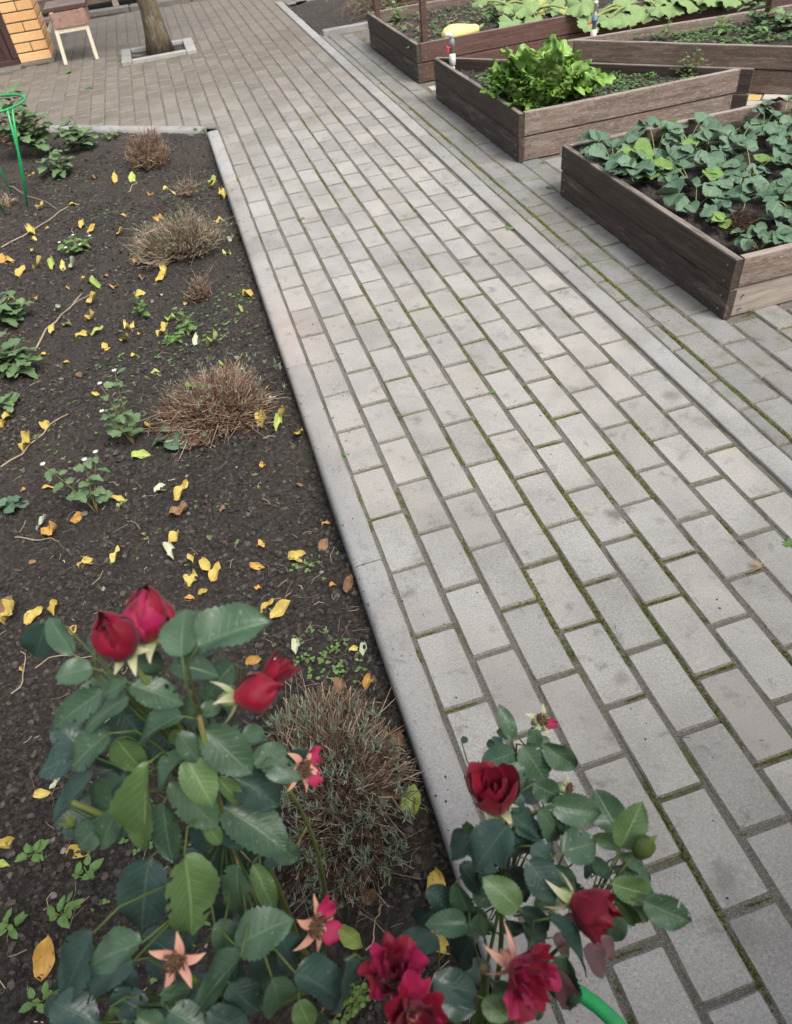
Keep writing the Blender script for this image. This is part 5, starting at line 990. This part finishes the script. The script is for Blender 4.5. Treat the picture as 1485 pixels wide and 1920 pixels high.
# clusters of tiny seedlings (uncountable)
sd2 = MB(); rn = random.Random(12)
for cx_, cy_, n_, rr in ((-.62, .62, 60, .18), (-.30, .72, 70, .14), (-.18, .95, 60, .10), (-.75, 2.2, 60, .22), (-.25, -.95, 40, .08), (-.62, -1.35, 26, .2), (-.50, -.3, 30, .25), (-.18, -1.02, 30, .06), (-.9, 2.9, 60, .25), (-.35, 2.3, 50, .2), (-.9, .3, 50, .25), (-.2, -.65, 20, .06), (-.55, -1.55, 24, .15)):
    for k in range(n_):
        x, y = cx_ + rn.gauss(0, rr * .6), cy_ + rn.gauss(0, rr * .6)
        if x > -.09: continue
        z = sz(x, y) + .004; s = rn.uniform(.005, .012)
        for j in range(3): a = rn.random() * 6.28; leaf(sd2, 'round', 3, 1, .7, .1, .1, 0, 0, j, frame(Vector((math.cos(a), math.sin(a), .35)), up, (x, y, z), s, s, s), rn.random())
prop(sd2.build('seedlings', WEED, soil), kind='stuff')

# ------------------------------------------------------------------ fallen leaves, one by one
FM = {}
for key, mt in (('Y', YEL), ('O', ORA), ('B', BRO), ('G', GRL), ('P', PAL)):
    FM[key] = leafset('fallen_leaf', mt, 4, 'ovate', nl=8, nw=2, ratio=.56, fold=.55, droop=.30, wave=.14, serr=.05) + leafset('fallen_leaf', mt, 3, 'round', nl=8, nw=2, ratio=.62, fold=.45, droop=-.35, wave=.18, serr=.05)
FLAB = {'Y': 'yellow', 'O': 'ochre orange', 'B': 'brown withered', 'G': 'yellow green', 'P': 'pale grey green'}
LMK = [(-.345, .165, 'beside the wide reddish clipped bush'), (-.375, 1.565, 'beside the straw coloured clipped bush'), (-.465, 2.93, 'near the small brown clipped bush'), (-.275, -1.33, 'beside the clipped lavender'), (-.12, -.75, 'on soil along the left kerb'), (-.12, .9, 'on soil by the kerb behind the reddish bush'), (-.36, -.75, 'on open soil behind the left rose bush'), (-.66, -.05, 'near the upright chrysanthemum'), (-.85, -.7, 'on crumbly soil left of the rose buds'), (-.62, -1.5, 'on the soil under the left rose bush'), (-.2, -1.65, 'between the two rose bushes'), (-.85, .45, 'by the grey green lobed plant'), (-.55, .85, 'around the forked pale stalk'), (-.95, 1.6, 'near the low weed with pale buds'), (-1.15, 2.5, 'near the foot of the plant hoop'), (-.2, 2.3, 'on soil near the far end of the kerb')]
FALL = """218,342,20,70,Y 323,381,28,10,Y 289,388,38,100,O 310,441,22,0,O 250,341,20,60,G 416,363,20,120,Y 398,335,34,20,G 400,351,22,10,Y 408,404,22,0,Y 426,474,28,60,G 434,442,18,0,P 172,428,22,20,Y 57,430,24,150,Y 61,441,24,0,Y 153,420,16,50,O 145,443,12,0,Y 224,432,28,5,Y 139,386,22,10,Y 24,384,15,0,Y 63,339,17,0,Y 79,397,14,0,Y 18,487,26,0,Y 4,487,18,60,O 38,509,28,30,Y 73,499,28,10,Y 99,499,24,70,G 141,499,28,10,P 156,523,15,0,Y 174,523,26,20,G 127,536,16,100,Y 218,539,44,70,O 265,549,24,10,Y 303,552,12,90,P 184,540,22,150,G 176,567,40,10,Y 349,563,16,40,Y 109,577,18,0,P 61,559,24,160,O 170,596,22,5,Y 125,606,30,160,G 319,592,50,0,G 465,544,22,10,Y 450,577,14,130,G 97,623,16,60,Y 154,622,30,20,Y 184,625,42,10,G 202,644,40,30,Y 238,636,40,-15,Y 242,610,40,-35,Y 263,623,16,80,O 307,620,28,20,Y 402,644,50,0,G 366,638,18,60,P 79,654,24,25,Y 121,672,18,15,O 38,683,20,0,O 55,699,20,120,O 420,681,32,100,G 311,509,34,80,Y 303,521,24,20,Y 265,515,40,70,B 259,485,28,30,O 323,487,28,80,Y 177,733,15,0,Y 87,799,38,-50,Y 54,834,30,35,Y 16,776,50,40,Y 6,790,40,70,Y 222,809,20,50,Y 283,797,38,95,Y 266,855,44,10,G 497,799,30,70,Y 530,783,34,-10,Y 521,799,26,60,G 561,820,32,-60,Y 511,750,24,50,P 493,875,24,60,O 304,911,34,30,P 346,933,40,25,Y 219,929,26,0,Y 226,948,16,0,G 146,964,46,25,O 97,995,44,10,O 80,984,26,30,P 90,913,20,20,O 47,922,14,0,O 325,1016,44,40,Y 339,965,46,5,B 217,1043,26,40,Y 163,1053,32,40,Y 362,1048,28,95,Y 359,1082,44,85,Y 390,1070,26,120,Y 409,1084,32,50,Y 382,1112,20,10,Y 357,1121,20,20,O 490,1015,24,40,O 609,969,16,20,O 483,1065,24,0,O 559,1037,42,10,Y 603,1018,24,70,B 624,1088,18,20,O 650,1096,32,80,B 503,1142,32,20,Y 528,1152,58,30,Y 483,1101,14,0,O 61,1153,38,30,Y 24,1153,40,30,Y 104,1134,36,65,Y 9,1139,60,50,B 137,1176,30,80,O 328,1042,26,80,P 15,1583,44,20,Y 145,1597,40,0,Y 90,1805,66,75,O 78,1487,30,0,Y 105,1470,28,20,P 730,1493,46,25,O 690,1270,34,60,O 665,1212,24,20,Y 680,1213,24,80,P 818,1665,70,95,Y 662,1758,62,-30,G 822,1765,52,-40,Y 475,1237,32,10,O 520,1240,22,10,P 750,1385,30,110,B 556,1215,26,80,P 40,1250,16,90,O 770,1500,50,75,G 702,1352,30,90,B 640,1290,34,80,B 10,1625,24,0,G 690,1690,40,5,B 140,1245,20,60,P 210,1465,18,0,Y 330,470,20,30,Y 120,500,18,60,Y 200,520,16,20,B 60,470,14,0,Y 250,660,14,20,Y 290,690,20,0,G 150,700,18,10,B 20,560,16,0,Y 230,400,12,0,O 180,340,14,20,B 90,430,10,0,Y 270,1000,12,0,B 420,960,14,40,B 560,900,12,0,B 240,1130,14,10,B 410,1160,14,60,P 60,1050,16,20,B"""
for tk in FALL.split():
    a_ = tk.split(','); px, py, L, an, kd_ = float(a_[0]), float(a_[1]), float(a_[2]), float(a_[3]), a_[4]
    p = at(px, py, -.042); x, y = p.x, min(p.y, 3.9); z = sz(x, y) + .007 + (.09 if (px, py) in ((310., 441.), (323., 381.), (289., 388.)) else 0); dep = CF.dot(p - CP); d2 = CR * math.cos(math.radians(an)) + CU * math.sin(math.radians(an)); t_ = at(px + 20 * math.cos(math.radians(an)), py - 20 * math.sin(math.radians(an)), -.042) - p
    pxl = 20.0; Lm = min(.085, max(.012, (t_.length / pxl) * L * (1.0 if t_.length / pxl * L < .06 else .85))); ax = t_.normalized() + Vector((0, 0, U(-.12, .22))); nrm = Vector((U(-.4, .4), U(-.45, .25), 1))
    Lm = min(.064, L / PF * dep * 1.1)
    mw = frame(ax, nrm, Vector((x, y, z)) - ax.normalized() * Lm * .5, Lm * U(.75, 1.15), Lm, Lm * U(.8, 1.6)); o = inst('fallen_leaf', RND.choice(FM[kd_]), mw); 
    lm = min(LMK, key=lambda g_: math.hypot(g_[0] - x, (g_[1] - y) * .8)); szw = 'large' if Lm > .052 else 'small' if Lm < .028 else 'medium sized'
    prop(o, f'{szw} {FLAB[kd_]} fallen leaf {lm[2]}', 'leaf', f'{FLAB[kd_]} fallen leaves on the soil')
# loose sticks on the soil
for px0, py0, px1, py1, r_, lb in ((0, 455, 130, 390, .004, 'long pale dry stalk lying near the plant hoop foot'), (60, 650, 150, 545, .004, 'forked pale green stalk lying on the soil'), (0, 875, 125, 770, .003, 'thin bent dry twig crossing the bed'), (15, 350, 110, 395, .003, 'short dry stalk by the stubble'), (30, 1300, 40, 1215, .002, 'white dry straw lying on crumbly soil'), (60, 1240, 170, 1225, .0016, 'thin brown twig beside the white straw'), (240, 365, 260, 348, .003, 'short pale stick near the small brown bush'), (690, 1790, 712, 1690, .0018, 'reddish brown stick standing between the rose bushes'), (20, 1000, 110, 1005, .002, 'brown twig under an ochre leaf')):
    a_, b_ = at(px0, py0, -.035), at(px1, py1, -.035); rn = random.Random(px1); mb = MB(); pts = [a_ + (b_ - a_) * (k / 7) + Vector((rn.gauss(0, .006), rn.gauss(0, .006), 0)) for k in range(8)]
    for q_ in pts: q_.z = sz(q_.x, q_.y) + .008
    if 'standing' in lb: pts[-1].z += .0
    mb.tube(pts, [r_ * (1 - .06 * k) for k in range(8)], 5, 0, .75)
    if 'forked' in lb: mb.tube([pts[4], pts[5] + Vector((.04, .01, .02)), pts[6] + Vector((.09, .0, .02))], [r_ * .6, r_ * .5, r_ * .3], 5, 0, .7); 
    prop(rebase(mb.build('dry_stick', STRAW)), lb, 'stick')

# ------------------------------------------------------------------ strawberry plants
def trif(meshes, e, base, ax, nrm, s, rn):
    x_ = Vector(ax).normalized().cross(Vector(nrm)).normalized()
    for sg, f in ((-1, .92), (0, 1.0), (1, .92)):
        d = (Vector(ax).normalized() * (1 if sg == 0 else .45) + x_ * sg * .85 + Vector((0, 0, rn.uniform(-.25, .3)))).normalized(); nn = Vector(nrm) - x_ * sg * .18 + Vector((rn.gauss(0, .34), rn.gauss(0, .34), 0)); ss = s * f * rn.uniform(.9, 1.08)
        inst('leaf', rn.choice(meshes), Matrix.Translation(e.location) @ frame(d, nn, base, ss, ss, ss), e)
SBP = [(1.56, .93, 8, .088), (1.66, .80, 7, .080), (1.54, .70, 6, .078), (1.78, .95, 7, .072), (1.90, .76, 8, .066), (1.60, .36, 5, .074), (1.80, .38, 7, .066), (1.72, .58, 6, .066), (1.93, .18, 5, .058), (1.98, .55, 8, .064), (1.64, .15, 6, .070), (2.10, .82, 7, .066), (2.22, .60, 8, .066), (2.00, .30, 7, .062), (1.86, .10, 7, .058), (2.30, .92, 6, .070), (2.20, .30, 7, .064), (2.42, .45, 7, .066), (1.60, -.03, 5, .050), (2.40, .15, 6, .064), (2.05, .02, 6, .060), (2.60, .75, 6, .066), (2.6, .3, 6, .066), (1.98, 1.0, 5, .066), (2.12, .44, 6, .06), (2.3, .75, 6, .06), (2.52, .58, 6, .062), (2.45, .98, 5, .06), (1.72, .02, 4, .05), (2.24, .12, 5, .058)]
for k, (x, y, n_, s_) in enumerate(SBP):
    e = empty('strawberry_plant', (x, y, z4(x, y)), ('tall' if k < 3 else 'low') + ' strawberry plant ' + ('along the dark side board' if x < 1.68 else 'by the weathered back board' if y > .85 else 'near the front board of the square bed' if y < .12 else 'beside the root clump' if abs(x - 1.8) < .2 and abs(y - .22) < .25 else 'in the middle of the square bed'), 'strawberry plant', 'strawberry plants in the square raised bed'); rn = random.Random(k + 200); ps = MB(); a0 = rn.random() * 6
    for j in range(n_):
        a = a0 + j * 2.4; h = rn.uniform(.02, .075) * (1.25 if k < 4 else 1); d = Vector((math.cos(a), math.sin(a), 0)); r = rn.uniform(.035, .10); b = d * r + Vector((0, 0, h))
        if x + b.x < 1.46: b.x = 1.46 - x + .01; b.z += .03
        if y + b.y > 1.07: b.y = 1.06 - y; b.z += .03
        ps.tube(mid_pts(Vector((0, 0, -.01)), b, -h * .2, 4), [.0022, .002, .0018, .0016, .0014], 5, 0, .3 + .5 * rn.random()); trif(SL if rn.random() < .87 else SLG, e, b, d + Vector((0, 0, rn.uniform(-.25, .25))), Vector((0, 0, 1)) + d * .25 + Vector((0, -.2, 0)), s_ * rn.uniform(.7, 1.3), rn)
    prop(ps.build('leaf_stalks', PETIOLE, e, True), kind='stuff')
# root clump and straw heap in the strawberry bed
def tangle(name, label, cat, x, y, z, R, h, n_, mat, seed, r=.0012):
    e = empty(name, (x, y, z), label, cat); rn = random.Random(seed); mb = MB()
    for k in range(n_):
        a = rn.random() * 6.28; q = rn.random() ** .5; p = Vector((R * q * math.cos(a), R * q * math.sin(a), h * (1 - q * q) * rn.random())); d = Vector((rn.gauss(0, 1), rn.gauss(0, 1), rn.gauss(0, .5))).normalized(); arch(mb, p, d, rn.uniform(.02, .06), r, rn, .4, 3, 3, rn.random() * .6, rn.random())
    prop(mb.build('fibres', mat, e), kind='stuff'); return e
q = at(1390, 412, .20); tangle('root_clump', 'dark brown tangled root clump among the strawberry plants', 'root clump', q.x, q.y, .165, .075, .075, 650, ROOT, 3)
q = at(1460, 238, .20); tangle('straw_heap', 'heap of dry brown straw in the far corner of the strawberry bed', 'straw heap', q.x + .1, q.y, .165, .16, .09, 900, TWIGR, 4, .0016)

# ------------------------------------------------------------------ chard
def crinkle(ms, amp, seed):
    for q_, me in enumerate(ms):
        n_ = len(me.vertices); c = np.empty(n_ * 3); me.vertices.foreach_get('co', c); c = c.reshape(-1, 3); rr_ = np.abs(c[:, 0]) / .22
        c[:, 2] += amp * (vnoise(c[:, 0] * 22 + q_ * 9, c[:, 1] * 18, seed + q_) - .5) * (.35 + 1.2 * np.clip(rr_, 0, 1.2)); c[:, 0] *= 1 + .10 * (vnoise(c[:, 1] * 14, c[:, 1] * 0 + q_, seed + 5) - .5); me.vertices.foreach_set('co', c.ravel()); me.update()
    return ms
CL = crinkle(leafset('leaf', CHARD, 10, 'chard', nl=30, nw=5, ratio=.74, fold=.20, droop=.26, wave=.05, serr=.03), .15, 300); crinkle(SL, .05, 400); crinkle(SLG, .05, 500)
cc = at(1003, 200, .18); cx_, cy_ = 1.635, 1.90; e = empty('chard_plant', (cx_, cy_, z3(cx_, cy_)), 'large bright green chard plant with crinkled leaves', 'chard plant'); rn = random.Random(5)
for k in range(92):
    a = k * 2.39996 + rn.gauss(0, .35); q = (k / 92) ** .7; tilt = .10 + .85 * q + rn.gauss(0, .2); L = rn.uniform(.15, .285) * (1.10 - .34 * q); ax = Vector((math.cos(a) * math.sin(tilt), math.sin(a) * math.sin(tilt), math.cos(tilt)))
    b = Vector((math.cos(a), math.sin(a), 0)) * rn.uniform(.01, .15) * (.45 + q); nrm = Vector((-math.cos(a), -math.sin(a), 0)) * math.cos(tilt) + Vector((0, 0, math.sin(tilt))); nrm += Vector((rn.gauss(0, .55), rn.gauss(0, .55), rn.gauss(0, .2)))
    if cy_ + b.y + ax.y * L < 1.69: L *= .62; ax.z += .7; ax.normalize(); b.y = max(b.y, -.12)
    if cx_ + b.x + ax.x * L < 1.45: L *= .7; ax.z += .5; ax.normalize()
    inst('leaf', rn.choice(CL), Matrix.Translation(e.location) @ frame(ax, nrm, b, L * rn.uniform(.85, 1.15), L, L), e)
def cover(par, inside, fz, n_, x0, x1, y0, y1, mat, seed, s0, s1, name, up_=.5):
    rn = random.Random(seed); mb = MB(); k = 0
    while k < n_:
        x, y = rn.uniform(x0, x1), rn.uniform(y0, y1)
        if not inside(x, y) or float(vnoise(x * 6, y * 6, seed)) < .3: k += .2; continue
        k += 1; z = fz(x, y) + rn.uniform(.002, .012)
        for j in range(4): a = rn.random() * 6.28; s = rn.uniform(s0, s1); leaf(mb, 'round', 3, 1, .7, .1, .15, 0, 0, j, frame(Vector((math.cos(a), math.sin(a), rn.uniform(.1, up_))), up, (x, y, z + rn.uniform(0, .012)), s, s, s), rn.random())
    o = prop(mb.build(name, mat, None), kind='stuff'); o.parent = par; o.matrix_parent_inverse = Matrix.Translation(-Vector(par.location)); return o
cover(b3, in3, z3, 1000, 1.5, 2.62, 1.68, 2.6, WEED, 31, .009, .02, 'ground_cover'); cover(b2, in2, z2, 1000, 2.6, 4.0, 1.6, 2.9, WEED, 32, .010, .022, 'ground_cover'); cover(b1, in1, z1, 260, 1.5, 2.4, 3.45, 4.6, WEED, 33, .012, .028, 'ground_cover')
leafy('weed', 'leafy weed with yellow flower at the inner side of the chard bed', 'weed', 905, 168, [(.0, .0, .07), (.04, -.03, .06), (.03, .05, .05)], WL, .06, 95, 0, 7, zb=.18); w_ = bpy.context.scene.collection.objects[-1]
def moveto(kind_label, p):
    for o in COL.objects:
        if o.get('label') == kind_label: o.location = p
p = at(905, 165, .20); moveto('leafy weed with yellow flower at the inner side of the chard bed', (p.x, p.y, .18))
wb = [(1298, 142, .19, [(.0, .0, .14), (.06, -.02, .09), (-.07, .03, .10), (.02, .03, .16), (-.03, -.02, .08), (.09, -.04, .07), (-.11, .05, .06), (.04, .0, .11), (-.05, .05, .13)], WL, .032, 'grassy weed clump at the narrow end of the chard bed'), (1248, 70, .20, [(.0, .0, .12), (.02, .02, .09)], WL, .05, 'upright weed against the back board of the pointed bed'), (1350, 62, .20, [(.0, .0, .11), (.04, .0, .06)], WL, .07, 'broad leafed weed in the middle of the pointed bed'), (1420, 50, .20, [(.0, .0, .22), (-.08, .02, .14), (.05, -.03, .10)], ML, .085, 'tall weed beside the short peg'), (1425, 72, .20, [(.0, .0, .08)], WL, .08, 'small light green weed in front of the short peg'), (1460, 55, .20, [(.03, .0, .1), (-.05, .02, .07)], ML, .11, 'dark broad leafed weed behind the short peg'), (775, 88, .19, [(-.03, -.03, .03)], WL, .05, 'wilted sprig hanging over the squash bed rim'), (740, 40, .18, [(.0, .0, .12), (.06, .0, .10), (.1, .05, .08)], WL, .06, 'pale dying plant between the two timber posts'), (925, 40, .18, [(.0, .0, .16), (.06, .02, .14), (-.05, .0, .10)], WL, .07, 'small leafed plant in front of the squash leaves')]
for i_, (px, py, zz, stems_, ms, sz_, lb) in enumerate(wb):
    leafy('weed', lb, 'weed', px, py, stems_, ms, sz_, 110 + i_, 0, 8, None, zb=zz); p = at(px, py, zz); moveto(lb, (p.x, p.y, zz - .015))
litter('dry_stalks', [(U(1.5, 2.5), U(3.45, 4.62)) for _ in range(420)], STRAW, None, lambda x, y: z1(x, y), 21, .02, .09, .0018, .5)
o = COL.objects['dry_stalks']; o.parent = b1; o.matrix_parent_inverse = Matrix.Translation(-Vector(b1.location))

# ------------------------------------------------------------------ squash plants
def palm_mesh(mat, seed):
    rn = random.Random(seed); mb = MB(); nr, na = 6, 44; vs = [(0, 0, 0)]; uvs = [(.5, 0)]; fs = []
    for i in range(1, nr + 1):
        t = i / nr
        for j in range(na):
            a = (j / na * 2 - 1) * math.pi * .93; lob = .70 + .30 * abs(math.cos(a * 2.5)) ** .7; R = lob * (1 - .10 * (j % 2) * (i == nr)) * (1.0 - .14 * abs(a) / math.pi); r = t * R
            vs.append((r * math.sin(a), r * math.cos(a), .10 * t * math.cos(a * 5) * t + .07 * math.sin(a * 9 + seed) * t ** 3 - .18 * t * t + rn.uniform(-.01, .01))); uvs.append((.5 + .5 * math.sin(a * 2.5) * .9, t))
    for j in range(na - 1): fs.append((0, 2 + j, 1 + j))
    for i in range(nr - 1):
        for j in range(na - 1): q = 1 + i * na + j; fs.append((q, q + 1, q + na + 1, q + na))
    mb.add(vs, [tuple(reversed(f)) for f in fs], 0, .5, uvs); return mb.mesh('leaf', mat, True)
PM = [palm_mesh(SQUASH, k) for k in range(5)]; PMY = [palm_mesh(SQUASH_Y, 9)]
def squash(label, px, py, leaves_, seed, extra_=()):
    p = at(px, py, .18); e = empty('squash_plant', (p.x, p.y, .165), label, 'squash plant'); rn = random.Random(seed); st_ = MB()
    for lx, ly, lz, r, yel in leaves_:
        rd = ray(lx, ly); Yp_ = (3.50 + (lz - .22) * 1.9) if seed == 3 else 3.24 + (lz - .22) * .55; q = CP + rd * ((Yp_ - CP.y) / rd.y); q.z = max(q.z, .20); b = q - e.location; out = Vector((b.x, b.y - .3, 0)).normalized() if b.length > .01 else Vector((0, -1, 0)); ax = out * .7 + Vector((rn.gauss(0, .3), -.4, -.35))
        inst('leaf', PMY[0] if yel else rn.choice(PM), frame(ax, Vector((0, -.55, 1)) + out * .3 + Vector((rn.gauss(0, .2), rn.gauss(0, .2), 0)), q, r, r, r), e); st_.tube(mid_pts(Vector((rn.gauss(0, .04), rn.gauss(0, .04), 0)), b - Vector((0, 0, .004)), -.05, 6), [.010, .009, .008, .008, .007, .006, .005], 7, 0, .2 + .4 * rn.random())
    prop(st_.build('leaf_stalks', PETIOLE, e, True), kind='stuff')
squash('squash plant with wide pale veined leaves beside the yellow fruit', 985, 30, [(961, 40, .30, .13, 0), (1003, 40, .28, .10, 0), (1010, 4, .45, .15, 1), (950, 6, .40, .11, 0), (1042, 22, .38, .10, 0), (1066, 30, .33, .08, 1), (985, 10, .35, .12, 0), (1040, 0, .5, .12, 0), (900, 2, .4, .07, 0)], 3)
squash('sprawling squash plant spilling over the bed behind the standpipe', 1190, 15, [(1165, 30, .42, .16, 0), (1210, 20, .46, .16, 0), (1102, 58, .24, .10, 0), (1140, 62, .22, .10, 0), (1120, 25, .40, .13, 0), (1250, 8, .45, .15, 0), (1285, 16, .42, .15, 0), (1320, 6, .42, .12, 0), (1358, 14, .36, .14, 0), (1390, 4, .40, .12, 0), (1230, 45, .3, .09, 0), (1180, 0, .55, .14, 0), (1090, 5, .48, .13, 0), (1300, -10, .55, .16, 0), (1230, -15, .6, .16, 0), (1370, -15, .5, .16, 0), (1430, -5, .40, .13, 0)], 4)
p = at(868, 66, .20); e = empty('squash_fruit', (p.x, p.y, .165), 'pale yellow bottle shaped squash lying in the bed', 'squash'); mb = MB(); pr2 = [(-.16, .004), (-.155, .025), (-.13, .048), (-.09, .058), (-.04, .055), (.02, .044), (.07, .034), (.10, .030), (.118, .022), (.122, .004)]
mb.tube([(a, 0, .055) for a, b in pr2], [b for a, b in pr2], 18); o = mb.build('fruit', SQUASHFRUIT, e, True); mb = MB(); mb.tube([(.118, 0, .055), (.14, .005, .06), (.165, .02, .062)], [.014, .011, .013], 8, 0, .3); mb.build('fruit_stalk', PETIOLE, e, True); e.rotation_euler.z = .12
